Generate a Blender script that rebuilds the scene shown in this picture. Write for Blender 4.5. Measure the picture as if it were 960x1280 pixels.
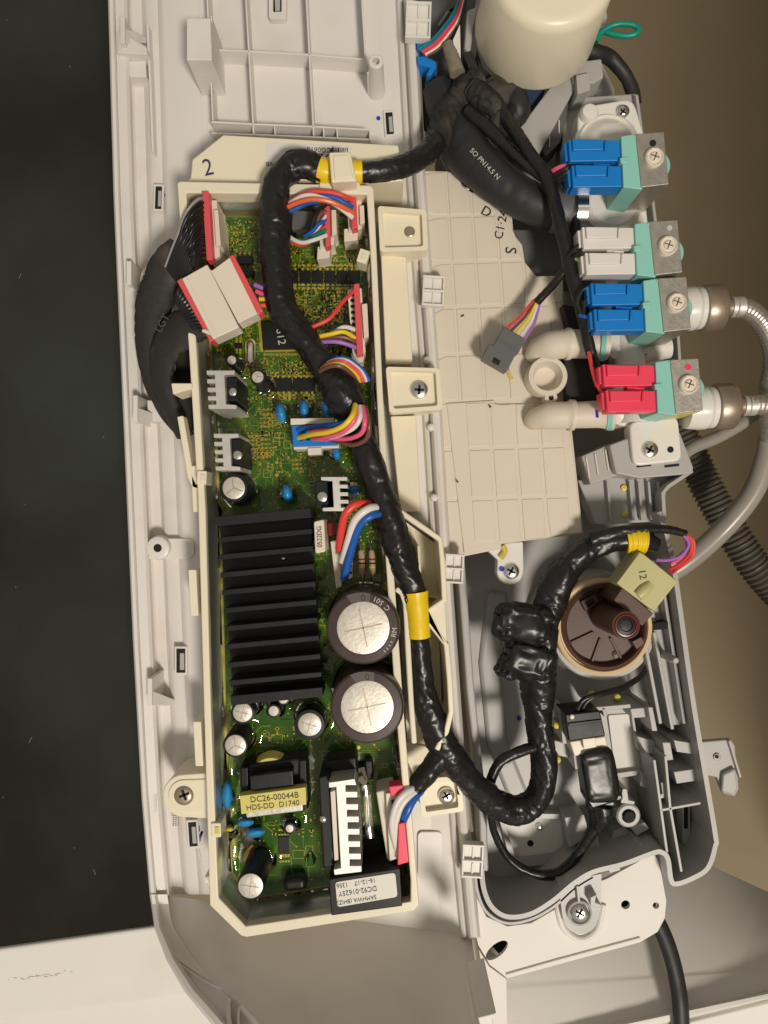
import bpy, math, random
from mathutils import Vector, noise, geometry
random.seed(7)
for o in list(bpy.data.objects): bpy.data.objects.remove(o)
SC = bpy.context.scene
U = 0.0004          # metres per image pixel at the level of the circuit board (z = 0)
H = 960.0           # camera height in the same unit
# ---------------------------------------------------------------- camera, light, exposure
cam = bpy.data.cameras.new('camera'); co = bpy.data.objects.new('camera', cam); SC.collection.objects.link(co)
co.location = (0, 0, H*U); co.rotation_euler = (0, 0, 0)
cam.sensor_fit = 'VERTICAL'; cam.angle = 2*math.atan(640/H); cam.clip_start = 0.01; cam.clip_end = 50
SC.camera = co
W = bpy.data.worlds.new('World'); SC.world = W; W.use_nodes = True
wb = W.node_tree.nodes['Background']; wb.inputs[0].default_value = (1.0, .93, .82, 1); wb.inputs[1].default_value = .35
LDIR = Vector((.30, -.50, 1.0)).normalized()
ld = bpy.data.lights.new('ceiling_lamp', 'AREA'); ld.shape = 'DISK'; ld.size = .42; ld.energy = 55; ld.color = (1, .915, .80)
lo = bpy.data.objects.new('ceiling_lamp', ld); SC.collection.objects.link(lo)
lo.location = LDIR*2.6; lo.rotation_euler = LDIR.to_track_quat('Z', 'Y').to_euler()
SC.view_settings.view_transform = 'Standard'; SC.view_settings.look = 'None'
SC.view_settings.exposure = -0.1; SC.view_settings.gamma = 1; SC.view_settings.use_curve_mapping = False
SC.render.engine = 'CYCLES'; SC.cycles.use_denoising = True
SC.cycles.max_bounces = 8; SC.cycles.transparent_max_bounces = 12

# ---------------------------------------------------------------- materials
def mat(name, col, rough=.45, metal=0, var=.06, vscale=60, bump=0, bscale=400, coat=0, trans=0, spec=.5, sss=0, stain_or_sheen=None, stamt=.0, stscale=25, ior=1.45, st0=.52, st1=.78):
    m = bpy.data.materials.new(name); m.use_nodes = True
    nt = m.node_tree; b = nt.nodes['Principled BSDF']; N = nt.nodes.new; L = nt.links.new
    b.inputs['Roughness'].default_value = rough; b.inputs['Metallic'].default_value = metal
    b.inputs['Coat Weight'].default_value = coat; b.inputs['Coat Roughness'].default_value = .08
    b.inputs['Transmission Weight'].default_value = trans; b.inputs['Specular IOR Level'].default_value = spec
    b.inputs['IOR'].default_value = ior
    if sss: b.inputs['Subsurface Weight'].default_value = sss; b.inputs['Subsurface Radius'].default_value = (.004, .003, .002); b.inputs['Subsurface Scale'].default_value = .5
    tc = N('ShaderNodeTexCoord'); n = N('ShaderNodeTexNoise'); n.inputs['Scale'].default_value = vscale; n.inputs['Detail'].default_value = 5
    L(tc.outputs['Object'], n.inputs['Vector'])
    mx = N('ShaderNodeMix'); mx.data_type = 'RGBA'
    mx.inputs['A'].default_value = tuple(c*(1-var) for c in col)+(1,); mx.inputs['B'].default_value = tuple(min(1, c*(1+var)) for c in col)+(1,)
    L(n.outputs['Fac'], mx.inputs['Factor']); out = mx.outputs['Result']
    if stain_or_sheen:
        n2 = N('ShaderNodeTexNoise'); n2.inputs['Scale'].default_value = stscale; n2.inputs['Detail'].default_value = 8; L(tc.outputs['Object'], n2.inputs['Vector'])
        rp = N('ShaderNodeMapRange'); rp.inputs['From Min'].default_value = st0; rp.inputs['From Max'].default_value = st1; rp.inputs['To Max'].default_value = stamt
        L(n2.outputs['Fac'], rp.inputs['Value'])
        m2 = N('ShaderNodeMix'); m2.data_type = 'RGBA'; m2.inputs['B'].default_value = stain_or_sheen+(1,)
        L(rp.outputs['Result'], m2.inputs['Factor']); L(out, m2.inputs['A']); out = m2.outputs['Result']
    L(out, b.inputs['Base Color'])
    rr = N('ShaderNodeMapRange'); rr.inputs['To Min'].default_value = max(.02, rough*.8); rr.inputs['To Max'].default_value = min(1, rough*1.2)
    L(n.outputs['Fac'], rr.inputs['Value']); L(rr.outputs['Result'], b.inputs['Roughness'])
    if bump:
        nb = N('ShaderNodeTexNoise'); nb.inputs['Scale'].default_value = bscale; nb.inputs['Detail'].default_value = 4; L(tc.outputs['Object'], nb.inputs['Vector'])
        bp = N('ShaderNodeBump'); bp.inputs['Strength'].default_value = bump; bp.inputs['Distance'].default_value = .0004
        L(nb.outputs['Fac'], bp.inputs['Height']); L(bp.outputs['Normal'], b.inputs['Normal'])
    return m
M = dict(
 white=mat('white_plastic', (.72, .685, .65), .38, var=.03, vscale=20, bump=.05, bscale=900, stain_or_sheen=(.5, .44, .36), stamt=.3, stscale=40),
 cream=mat('cream_plastic', (.80, .73, .56), .34, var=.03, vscale=25, bump=.04, bscale=700, stain_or_sheen=(.6, .5, .33), stamt=.15),
 beige=mat('beige_plastic', (.67, .60, .495), .5, var=.03, vscale=25, bump=.05, bscale=900, stain_or_sheen=(.45, .38, .28), stamt=.2),
 grey=mat('grey_plastic', (.41, .40, .385), .4, var=.05, vscale=25, bump=.06, bscale=800, stain_or_sheen=(.2, .17, .13), stamt=.25),
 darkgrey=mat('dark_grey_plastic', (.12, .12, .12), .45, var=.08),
 clear=mat('translucent_plastic', (.80, .77, .72), .3, var=.05, bump=.1, bscale=200, trans=.06, sss=.3),
 tape=mat('black_tape', (.013, .012, .012), .33, var=.3, vscale=200, bump=.22, bscale=230, spec=.5),
 cloth=mat('black_cloth_tape', (.022, .019, .016), .7, var=.4, vscale=300, bump=.5, bscale=900, stain_or_sheen=(.12, .095, .07), stamt=.7, stscale=50),
 rubber=mat('black_rubber', (.02, .02, .021), .5, var=.2, bump=.1, bscale=600, stain_or_sheen=(.07, .06, .05), stamt=.3),
 black=mat('black_plastic', (.011, .011, .012), .42, var=.2, bump=.08, spec=.35),
 anod=mat('black_anodised', (.012, .012, .015), .33, var=.2, vscale=90, bump=.12, bscale=300),
 yellow=mat('yellow_tape', (.80, .56, .012), .4, var=.08, bump=.2, bscale=300),
 blue=mat('blue_plastic', (.004, .19, .58), .35, var=.05, bump=.05),
 red=mat('red_plastic', (.82, .055, .11), .38, var=.05, bump=.05),
 pink=mat('red_bar_plastic', (.70, .09, .10), .4, var=.06),
 ivory=mat('ivory_plastic', (.74, .66, .55), .4, var=.04, bump=.05),
 teal=mat('teal_plastic', (.26, .57, .49), .4, var=.05, bump=.06),
 steel=mat('galvanised_steel', (.52, .49, .44), .42, metal=.85, var=.2, vscale=260, bump=.25, bscale=700),
 silver=mat('bright_metal', (.72, .70, .66), .25, metal=1, var=.12, vscale=300, bump=.1),
 alu=mat('aluminium', (.66, .64, .60), .45, metal=.6, var=.08, vscale=200, bump=.1),
 nut=mat('brass_nickel', (.40, .32, .25), .38, metal=.7, var=.15, vscale=120, bump=.15),
 brown=mat('brown_plastic', (.085, .040, .028), .4, var=.1, bump=.06),
 ring=mat('cream_ring', (.76, .56, .33), .4, var=.06),
 pale=mat('pale_yellow_plastic', (.50, .46, .22), .4, var=.06, bump=.05),
 floor=mat('floor_vinyl', (.26, .205, .12), .6, var=.12, vscale=9, bump=.2, bscale=150, stain_or_sheen=(.2, .15, .09), stamt=.4, stscale=8),
 shade_wall=mat('shade_wall_paint', (.45, .38, .28), .7, var=.05, bump=.2),
 glass=mat('tinted_glass', (.012, .0095, .005), .07, var=.4, vscale=4, spec=.5, stain_or_sheen=(.030, .036, .029), stamt=1, stscale=4.5, st0=.42, st1=.62),  # green-brown mottle paints blurred room reflections into the glass colour
 sleeve=mat('brown_sleeve', (.055, .034, .032), .3, var=.1, vscale=90, bump=.04),
 disc=mat('capacitor_top', (.62, .58, .51), .42, metal=.45, var=.14, vscale=500, bump=.25, bscale=700),
 capblue=mat('blue_capacitor_coat', (.03, .29, .66), .25, var=.12, coat=.5),
 gold=mat('solder_pads', (.74, .62, .28), .35, metal=.25, var=.15),
 trace=mat('copper_trace_mask', (.22, .36, .07), .4, var=.2, vscale=400),
 resistor=mat('resistor_body', (.45, .30, .20), .4, var=.1),
 redbody=mat('dark_red_body', (.22, .015, .012), .3, var=.1),
 label=mat('white_label', (.72, .69, .63), .5, var=.03),
 ylabel=mat('yellow_label', (.66, .58, .16), .45, var=.05),
 ink=mat('black_ink', (.02, .018, .02), .5, var=.1), pen=mat('pen_ink', (.05, .035, .10), .5, var=.1),
 dye=mat('blue_marker', (.02, .03, .45), .4, var=.1), wink=mat('white_ink', (.55, .53, .48), .5, var=.1),
 paint=mat('white_enamel', (.74, .71, .66), .55, var=.03, vscale=20, stain_or_sheen=(.45, .40, .33), stamt=.15),
 hole=mat('dark_opening', (.012, .011, .010), .8, var=.1),
 corr=mat('grey_corrugated', (.085, .075, .062), .5, var=.12),
 tube=mat('grey_vinyl_tube', (.30, .275, .24), .3, var=.1),
 foam=mat('black_foam', (.022, .021, .02), .85, var=.3, vscale=300, bump=.6, bscale=900),
 sgreen=mat('green_insulation', (.0, .26, .18), .35, var=.08), glue=mat('yellow_glue', (.65, .55, .10), .35, var=.15),
 kraft=mat('dusty_fabric', (.22, .19, .14), .8, var=.3, vscale=300, bump=.5), navy=mat('navy_plastic', (.03, .05, .12), .5, var=.2, bump=.2),
)
WC = {'red': (.72, .06, .05), 'white': (.72, .69, .64), 'blue': (.015, .10, .42), 'orange': (.80, .14, .04), 'yellow': (.82, .58, .03), 'pink': (.80, .12, .24),
      'brown': (.16, .07, .05), 'purple': (.36, .16, .50), 'green': (.0, .20, .15), 'black': (.015, .014, .014), 'grey': (.3, .29, .28), 'lime': (.62, .66, .38)}
for k_, c_ in WC.items(): M['w_'+k_] = mat(k_+'_insulation', c_, .33, var=.06, vscale=150)

# hose braid: woven steel pattern with its own relief
M['braid'] = mat('steel_braid', (.46, .43, .39), .4, metal=.75, var=.3, vscale=600, bump=.15)
# green board: solder mask with fine relief lines
def board_mat():
    m = mat('green_solder_mask', (.026, .155, .040), .25, var=.35, vscale=70, coat=.4, stain_or_sheen=(.06, .15, .024), stamt=.6, stscale=30)
    nt = m.node_tree; N = nt.nodes.new; L = nt.links.new; b = nt.nodes['Principled BSDF']
    src = b.inputs['Base Color'].links[0].from_socket
    tc = N('ShaderNodeTexCoord'); br = N('ShaderNodeTexBrick'); br.inputs['Scale'].default_value = 260
    br.inputs['Mortar Size'].default_value = .06; br.inputs['Brick Width'].default_value = .9; br.inputs['Row Height'].default_value = .33
    br.inputs['Color1'].default_value = (0, 0, 0, 1); br.inputs['Color2'].default_value = (.25, .25, .25, 1); br.inputs['Mortar'].default_value = (1, 1, 1, 1)
    ns = N('ShaderNodeTexNoise'); ns.inputs['Scale'].default_value = 55; L(tc.outputs['Object'], ns.inputs['Vector'])
    st = N('ShaderNodeMapRange'); st.inputs['From Min'].default_value = .48; st.inputs['From Max'].default_value = .6; st.inputs['To Max'].default_value = .55
    L(ns.outputs['Fac'], st.inputs['Value']); L(tc.outputs['Object'], br.inputs['Vector'])
    mu = N('ShaderNodeMath'); mu.operation = 'MULTIPLY'; L(br.outputs['Color'], mu.inputs[0]); L(st.outputs['Result'], mu.inputs[1])
    mx = N('ShaderNodeMix'); mx.data_type = 'RGBA'; mx.inputs['B'].default_value = (.24, .32, .06, 1)
    L(mu.outputs[0], mx.inputs['Factor']); L(src, mx.inputs['A']); L(mx.outputs['Result'], b.inputs['Base Color'])
    return m
M['pcb'] = board_mat()
def resin_mat():
    m = bpy.data.materials.new('clear_potting_resin'); m.use_nodes = True; nt = m.node_tree; nt.nodes.clear(); N = nt.nodes.new; L = nt.links.new
    o = N('ShaderNodeOutputMaterial'); mx = N('ShaderNodeMixShader'); t = N('ShaderNodeBsdfTransparent'); t.inputs[0].default_value = (.80, .77, .46, 1)
    g = N('ShaderNodeBsdfGlossy'); g.inputs['Roughness'].default_value = .03; f = N('ShaderNodeFresnel'); f.inputs['IOR'].default_value = 1.5
    L(f.outputs[0], mx.inputs[0]); L(t.outputs[0], mx.inputs[1]); L(g.outputs[0], mx.inputs[2]); L(mx.outputs[0], o.inputs[0]); return m
M['resin'] = resin_mat()
M['resinfilm'] = M['resin'].copy(); M['resinfilm'].name = 'amber_resin_film'; M['resinfilm'].node_tree.nodes['Transparent BSDF'].inputs[0].default_value = (.88, .75, .42, 1)
M['resinfilm'].node_tree.nodes['Glossy BSDF'].inputs['Roughness'].default_value = .4; M['resinfilm'].node_tree.nodes['Fresnel'].inputs['IOR'].default_value = 1.25
def film_mat(name, tint, rough=.12):
    m = bpy.data.materials.new(name); m.use_nodes = True; nt = m.node_tree; b = nt.nodes['Principled BSDF']
    b.inputs['Base Color'].default_value = tint+(1,); b.inputs['Roughness'].default_value = rough; b.inputs['Transmission Weight'].default_value = .8; b.inputs['IOR'].default_value = 1.4
    return m
M['clearclip'] = film_mat('clear_plastic', (.93, .89, .84), .2)

# ---------------------------------------------------------------- geometry helpers
def kz(z): return (H-z)/H
def P(x, y, z=0): k = kz(z); return Vector(((x-480)*k*U, -(y-640)*k*U, z*U))
ORG = {}
def clean(name): return name
def tag(o, label=None, cat=None, group=None, kind=None):
    for k_, v_ in (('label', label), ('category', cat), ('group', group), ('kind', kind)):
        if v_: o[k_] = v_
    return o
def thing(name, label, cat, at, group=None):
    o = bpy.data.objects.new(name, None); SC.collection.objects.link(o); o.location = at; o.empty_display_size = .01
    ORG[o] = Vector(at); return tag(o, label, cat, group)
def blob(name, m, parent, cx, cy, z, ax, ay, az, rot_, seed, n=.6, amp=.1, seg=72):
    b = MB(); c, d = math.cos(math.radians(rot_)), math.sin(math.radians(rot_)); sg = lambda v, e: math.copysign(abs(v)**e, v)
    for j in range(seg//2+1):
        t = math.pi*j/(seg//2)-math.pi/2
        for i in range(seg):
            f = 2*math.pi*i/seg; u, v, w = sg(math.sin(t), n), sg(math.cos(t), n)*sg(math.cos(f), n), sg(math.cos(t), n)*sg(math.sin(f), n)
            q = Vector((u*1.3+seed, v*1.3, w*1.3)); rg = lambda s_, t_, o_: max(0, t_-abs(noise.noise(Vector((q.x*s_*1.6+o_, q.y*s_*.8, q.z*s_)))))/t_; k_ = 1+amp*noise.noise(q)+.5*amp*noise.noise(q*2.3)-amp*1.3*rg(1.2, .12, 3)-amp*.6*rg(2.2, .12, 8)
            b.v.append(P(cx+(u*ax*c-v*ay*d)*k_, cy+(u*ax*d+v*ay*c)*k_, z+w*az*k_))
    for j in range(seg//2):
        for i in range(seg): a = (i+1) % seg; b.f.append((j*seg+i, j*seg+a, (j+1)*seg+a, (j+1)*seg+i))
    return b.build(name, m, parent, ang=75)
class MB:
    def __init__(s, local=False): s.v = []; s.f = []; s.local = local
    def p(s, x, y, z):
        return Vector((x*U, -y*U, z*U)) if s.local else P(x, y, z)
    def k(s, z): return 1.0 if s.local else kz(z)
    def prism(s, pts, z0, z1, holes=()):
        loops = [list(pts)]+[list(h) for h in holes]; W_ = [[s.p(x, y, z1) for x, y in lp] for lp in loops]
        b = len(s.v); idx = []
        for lp in W_:
            i0 = len(s.v); n = len(lp)
            for q in lp: s.v.append(Vector((q.x, q.y, z1*U)))
            for q in lp: s.v.append(Vector((q.x, q.y, z0*U)))
            idx.append((i0, n))
            for i in range(n):
                j = (i+1) % n; s.f.append((i0+i, i0+j, i0+n+j, i0+n+i))
        if holes:
            flat = [(i0+i, n) for i0, n in idx for i in range(n)]
            for t in geometry.tessellate_polygon(W_):
                s.f.append(tuple(flat[i][0] for i in t)); s.f.append(tuple(flat[i][0]+flat[i][1] for i in reversed(t)))
        else:
            i0, n = idx[0]; s.f.append(tuple(range(i0, i0+n))); s.f.append(tuple(range(i0+2*n-1, i0+n-1, -1)))
        return s
    def rbox(s, cx, cy, w, h, a, z0, z1):
        c, d = math.cos(math.radians(a)), math.sin(math.radians(a))
        return s.prism([(cx+x*c-y*d, cy+x*d+y*c) for x, y in ((-w/2, -h/2), (w/2, -h/2), (w/2, h/2), (-w/2, h/2))], z0, z1)
    def bar(s, x0, y0, x1, y1, w, z0, z1):
        return s.rbox((x0+x1)/2, (y0+y1)/2, math.hypot(x1-x0, y1-y0), w, math.degrees(math.atan2(y1-y0, x1-x0)), z0, z1)
    def wallline(s, pts, w, z0, z1):
        L_, R_ = [], []
        for i, (x, y) in enumerate(pts):
            a = pts[max(i-1, 0)]; b = pts[min(i+1, len(pts)-1)]; d = math.hypot(b[0]-a[0], b[1]-a[1]); nx, ny = -(b[1]-a[1])/d, (b[0]-a[0])/d
            L_.append((x+nx*w/2, y+ny*w/2)); R_.append((x-nx*w/2, y-ny*w/2))
        return s.prism(L_+R_[::-1], z0, z1)
    def lathe(s, cx, cy, zref, prof, seg=32, axis=None, ring=False):
        if ring: prof = list(prof)+[prof[0]]
        c = s.p(cx, cy, zref); k = s.k(zref); i0 = len(s.v)
        if axis:
            ax = Vector((axis[0], -axis[1], axis[2])).normalized(); e1 = ax.orthogonal().normalized(); e2 = ax.cross(e1)
        else: ax, e1, e2 = Vector((0, 0, 1)), Vector((1, 0, 0)), Vector((0, 1, 0))
        base = Vector((c.x, c.y, 0 if not axis else zref*U))
        for r, z in prof:
            for i in range(seg):
                t = 2*math.pi*i/seg; s.v.append(base+ax*(z*U)+(e1*math.cos(t)+e2*math.sin(t))*(r*k*U))
        for j in range(len(prof)-1):
            for i in range(seg):
                n = (i+1) % seg; s.f.append((i0+j*seg+i, i0+j*seg+n, i0+(j+1)*seg+n, i0+(j+1)*seg+i))
        if not ring: s.f.append(tuple(i0+i for i in reversed(range(seg)))); e = i0+(len(prof)-1)*seg; s.f.append(tuple(e+i for i in range(seg)))
        return s
    def grid(s, rows):
        i0 = len(s.v); n = len(rows[0])
        for r in rows:
            for q in r: s.v.append(s.p(*q))
        for j in range(len(rows)-1):
            for i in range(n-1): a = i0+j*n+i; s.f.append((a, a+n, a+n+1, a+1))
        return s
    def tube(s, pts, r=3, seg=10, step=4, wr=0, fr=.06, spiral=0, pitch=26, flat=1.0, ridge=0, rp=8, seed=0, weave=0):
        W_ = [(s.p(*q[:3]), (q[3] if len(q) > 3 else r)*s.k(q[2])*U) for q in pts]
        out = []
        for i in range(len(W_)-1):
            a, b, c, d = (W_[max(i-1, 0)], W_[i], W_[i+1], W_[min(i+2, len(W_)-1)])
            n = max(2, int((c[0]-b[0]).length/(step*U)))
            for j in range(n):
                t = j/n
                f = lambda A, B, C, D: .5*((2*B)+(C-A)*t+(2*A-5*B+4*C-D)*t*t+(3*B-A-3*C+D)*t**3)
                out.append((f(a[0], b[0], c[0], d[0]), b[1]+(c[1]-b[1])*(t*t*(3-2*t))))
        out.append(W_[-1]); i0 = len(s.v); up = Vector((.3, .2, 1)); L_ = 0
        for i, (q, rr) in enumerate(out):
            tg = (out[min(i+1, len(out)-1)][0]-out[max(i-1, 0)][0]).normalized()
            e1 = (up-tg*up.dot(tg)).normalized(); up = e1; e2 = tg.cross(e1)
            if i: L_ += (q-out[i-1][0]).length/U
            for j in range(seg):
                th = 2*math.pi*j/seg; d = e1*math.cos(th)*flat+e2*math.sin(th); m = 1.0
                if wr:
                    w = (q+d*rr)/U
                    tw_ = th+L_*.03+1.4*noise.noise(Vector((L_*.015, seed, 0))); rg = lambda v, t_: max(0, t_-abs(noise.noise(v)))/t_
                    m += wr*(.45*noise.noise(w*.028+Vector((seed, 0, 0)))+.55*math.cos(3*th+5*noise.noise(Vector((L_*.018, 7+seed, 0))))+.2*noise.noise(w*.2))
                    m -= wr*(1.25*rg(Vector((L_*.016+seed, 1.7*math.cos(tw_), 1.7*math.sin(tw_))), .13)+.9*rg(Vector((L_*.06+th*.5, 1.2*math.cos(th)+seed, 1.2*math.sin(th))), .10))
                if spiral: m += spiral*(((L_/pitch*(1+.15*noise.noise(Vector((L_*.01, seed, 3))))+j/seg+.12*noise.noise(Vector((math.cos(th)*1.5, math.sin(th)*1.5, L_*.03+seed)))) % 1.0)-.5)
                if weave: m += weave*math.sin(th*9+L_*.62)*math.sin(th*9-L_*.62)
                if ridge: m += ridge*math.sin(2*math.pi*L_/rp)
                s.v.append(q+d*rr*m)
        for i in range(len(out)-1):
            for j in range(seg):
                n = (j+1) % seg; s.f.append((i0+i*seg+j, i0+i*seg+n, i0+(i+1)*seg+n, i0+(i+1)*seg+j))
        s.f.append(tuple(i0+j for j in reversed(range(seg)))); e = i0+(len(out)-1)*seg; s.f.append(tuple(e+j for j in range(seg)))
        return s
    def mesh(s, name, m, org=Vector((0, 0, 0)), ang=35):
        me = bpy.data.meshes.new(name); me.from_pydata([tuple(q-org) for q in s.v], [], s.f)
        import bmesh
        bm = bmesh.new(); bm.from_mesh(me); bmesh.ops.recalc_face_normals(bm, faces=bm.faces); bm.to_mesh(me); bm.free()
        if m: me.materials.append(M[m])
        for q in me.polygons: q.use_smooth = True
        me.set_sharp_from_angle(angle=math.radians(ang)); return me
    def build(s, name, m, parent=None, bevel=0, label=None, kind=None, ang=35):
        org = ORG.get(parent, Vector((0, 0, 0)))
        o = bpy.data.objects.new(name, s.mesh(name, m, org, ang)); SC.collection.objects.link(o); o.parent = parent; ORG[o] = org
        if bevel:
            b = o.modifiers.new('edge', 'BEVEL'); b.width = bevel*U; b.segments = 2; b.limit_method = 'ANGLE'; b.angle_limit = math.radians(40); b.harden_normals = True
        return tag(o, label, kind=kind)
def lone(o, at):      # move the origin of a single-mesh thing to its base
    at = Vector(at); o.data.transform(__import__('mathutils').Matrix.Translation(-at)); o.location = at; ORG[o] = at; return o
def text(body, x, y, z, size, rot, m, parent, name='printed_text', sx=1.0, align='CENTER'):
    c = bpy.data.curves.new(name, 'FONT'); c.body = body; c.size = size*kz(z)*U; c.align_x = align; c.align_y = 'CENTER'; c.fill_mode = 'FRONT'; c.resolution_u = 3
    t = bpy.data.objects.new('tmp', c); SC.collection.objects.link(t); dg = bpy.context.evaluated_depsgraph_get(); dg.update()
    me = bpy.data.meshes.new_from_object(t.evaluated_get(dg)); bpy.data.objects.remove(t); bpy.data.curves.remove(c)
    me.materials.clear(); me.materials.append(M[m])
    o = bpy.data.objects.new(name, me); SC.collection.objects.link(o); o.parent = parent
    o.location = P(x, y, z)-ORG.get(parent, Vector((0, 0, 0))); o.rotation_euler = (0, 0, math.radians(-rot)); o.scale = (sx, 1, 1); return o
def circ(cx, cy, r, n=20, ry=None): return [(cx+r*math.cos(2*math.pi*i/n), cy+(ry or r)*math.sin(2*math.pi*i/n)) for i in range(n)]
def rrect(x0, y0, x1, y1, r, n=4):
    out = []
    for cx, cy, a in ((x1-r, y1-r, 0), (x0+r, y1-r, 90), (x0+r, y0+r, 180), (x1-r, y0+r, 270)):
        for i in range(n+1): t = math.radians(a+90*i/n); out.append((cx+r*math.cos(t), cy+r*math.sin(t)))
    return out
def rquad(a, b, c, d, r=3, n=3):      # rounded quadrilateral
    q = [Vector(v) for v in (a, b, c, d)]; out = []
    for i in range(4):
        p0, p1, p2 = q[i-1], q[i], q[(i+1) % 4]; u = (p0-p1).normalized()*r; w = (p2-p1).normalized()*r
        for j in range(n+1): t = j/n; v = (1-t)**2*(p1+u)+2*t*(1-t)*p1+t*t*(p1+w); out.append((v.x, v.y))
    return out
def screw(cx, cy, z, r, parent, mt='silver'):
    a = MB().lathe(cx, cy, z, [(r, z-4), (r, z), (r*.9, z+2), (r*.6, z+3.6), (r*.3, z+3.8)], 24).build('screw', mt, parent)
    c = MB(); g = random.uniform(0, 90)
    for t in (g, g+90): c.rbox(cx, cy, r*1.05, r*.26, t, z+2.2, z+4.1)
    c.build('cross_recess', 'hole', a, 0); return a
def smooth(pts, n=5):
    out = []
    for i in range(len(pts)-1):
        a, b, c, d = pts[max(i-1, 0)], pts[i], pts[i+1], pts[min(i+2, len(pts)-1)]
        for j in range(n):
            t = j/n; out.append(tuple(.5*(2*B+(C-A)*t+(2*A-5*B+4*C-D)*t*t+(3*B-A-3*C+D)*t**3) for A, B, C, D in zip(a, b, c, d)))
    return out+[pts[-1]]
def interp(tab, y):
    for (y0, x0), (y1, x1) in zip(tab, tab[1:]):
        if y <= y1: return x0+(x1-x0)*(y-y0)/(y1-y0)
    (y0, x0), (y1, x1) = tab[-2:]; return x0+(x1-x0)*(y-y0)/(y1-y0)
# ---------------------------------------------------------------- the setting
def worldbox(name, m, x0, x1, y0, y1, z0, z1):
    b = MB(True); b.prism([(x0, y0), (x1, y0), (x1, y1), (x0, y1)], z0, z1); return b.build(name, m)
tag(worldbox('floor', 'floor', -6000, 6000, -6000, 6000, -1440, -1400), kind='structure')
tag(worldbox('shade_wall', 'shade_wall', 1250, 1330, -5200, 1150, -1396, 1950), kind='structure')  # unseen wall, added beyond the right edge to shade the floor

# washer body under everything
body = thing('washer_cabinet', 'white enamelled washer cabinet edge below the white metal plate, with the black cord lying across', 'washing machine', P(800, 1240, -330))
b = MB(); rows = []
for t, z in ((0, -95), (.02, -90), (.06, -92), (.08, -104), (.30, -128), (.32, -131), (.34, -135), (1.0, -190)):
    rows.append([(540+(690-540)*t+u*((1030-540)*(1-t)+(1040-690)*t), (1352+(990-1352)*t)*(1-u)+(1232+(1152-1232)*t)*u, z) for u in [i/12 for i in range(13)]])
b.grid(rows); o = b.build('side_panel', 'paint', body, ang=50); sm = o.modifiers.new('thick', 'SOLIDIFY'); sm.thickness = .004; sm.offset = -1
b = MB(); b.prism([(560, 1352), (1030, 1236), (1050, 1500), (500, 1500)], -200, -97); b.build('top_panel', 'paint', body, 3)

lid = thing('glass_washer_cover', 'dark tinted glass washer lid with white frame strip under it', 'lid', P(60, 1200, -160))
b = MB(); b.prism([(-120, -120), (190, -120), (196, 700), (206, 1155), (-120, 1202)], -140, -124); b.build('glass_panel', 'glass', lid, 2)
b = MB(); b.prism([(-120, 1203), (207, 1157), (330, 1216), (330, 1232), (-120, 1290)], -160, -118); b.build('frame', 'paint', lid, 5)
b = MB(); b.prism([(-140, 1270), (400, 1200), (400, 1420), (-140, 1420)], -220, -175); b.build('lower_frame', 'paint', lid, 5)
b = MB(); rr = random.Random(3)
for i in range(7):
    x, y = rr.uniform(0, 130), rr.uniform(10, 1150); b.rbox(x, y, rr.uniform(.6, 1.6), rr.uniform(.5, 1.1), rr.uniform(0, 180), -124, -123.6)
for x, y, l, a in ((25, 345, 6, 110), (38, 925, 8, 120), (118, 1090, 7, 70)):
    b.rbox(x, y, l, .6, a, -124, -123.7)
b.build('dust_specks', 'kraft', lid, kind='stuff')
b = MB(); rr = random.Random(5)
for i in range(26): x = rr.gauss(45, 22); b.rbox(x, 1226-x*.12+rr.gauss(0, 1.2), rr.uniform(1, 5), rr.uniform(.3, .6), rr.uniform(-18, 6), -118, -117.7)
b.build('scuff_marks', 'nut', lid, kind='stuff')

# ---------------------------------------------------------------- white control panel (seen from behind)
LX = [(-60, 133), (0, 135), (250, 142), (500, 153), (800, 166), (1000, 177), (1118, 187), (1160, 193), (1200, 208), (1240, 231), (1282, 266), (1320, 312), (1360, 380)]
RX = [(-60, 509), (0, 512), (150, 520), (300, 530), (450, 541), (700, 556), (900, 570), (1050, 581), (1175, 593), (1240, 606), (1360, 625)]
panel = thing('control_panel', 'long white plastic control panel lying face down beside the dark glass lid', 'control panel', P(360, 640, -60))
ys = list(range(-60, 1118, 20))+[1118]
prof = [(2, -75), (0, -30), (0, -6), (2, -3), (6, -3), (8, -6), (9, -20), (20, -22), (24, -26), (27, -50), (30, -54), (42, -54), (46, -46), (50, -44), (62, -44), (66, -38), (70, -36), (112, -36)]
b = MB(); b.grid([[(interp(LX, y)+dx, y, z) for dx, z in prof] for y in ys]); b.build('edge_channel', 'white', panel, ang=28)
profb = [(2, -75), (0, -30), (0, -4), (2, -1), (6, -1), (8, -4), (10, -14), (22, -16)]
zf = lambda x, y: -37+.98*max(0, y-1117-(x-188)*.135)
yb = [1118, 1130, 1145, 1160, 1180, 1200, 1220, 1240, 1260, 1282, 1300, 1320, 1345]
b = MB(); b.grid([[(interp(LX, y)+dx*(1+.9*max(0, (y-1150)/130)), y-dx*.6*max(0, min(1, (y-1150)/100)), z+.71*max(0, y-1130)) for dx, z in profb] for y in yb]); b.build('end_rim', 'white', panel, ang=40)
ridge = [(205, 1160), (217, 1196), (262, 1228), (288, 1243), (345, 1300), (402, 1352)]
rows3 = []
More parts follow.
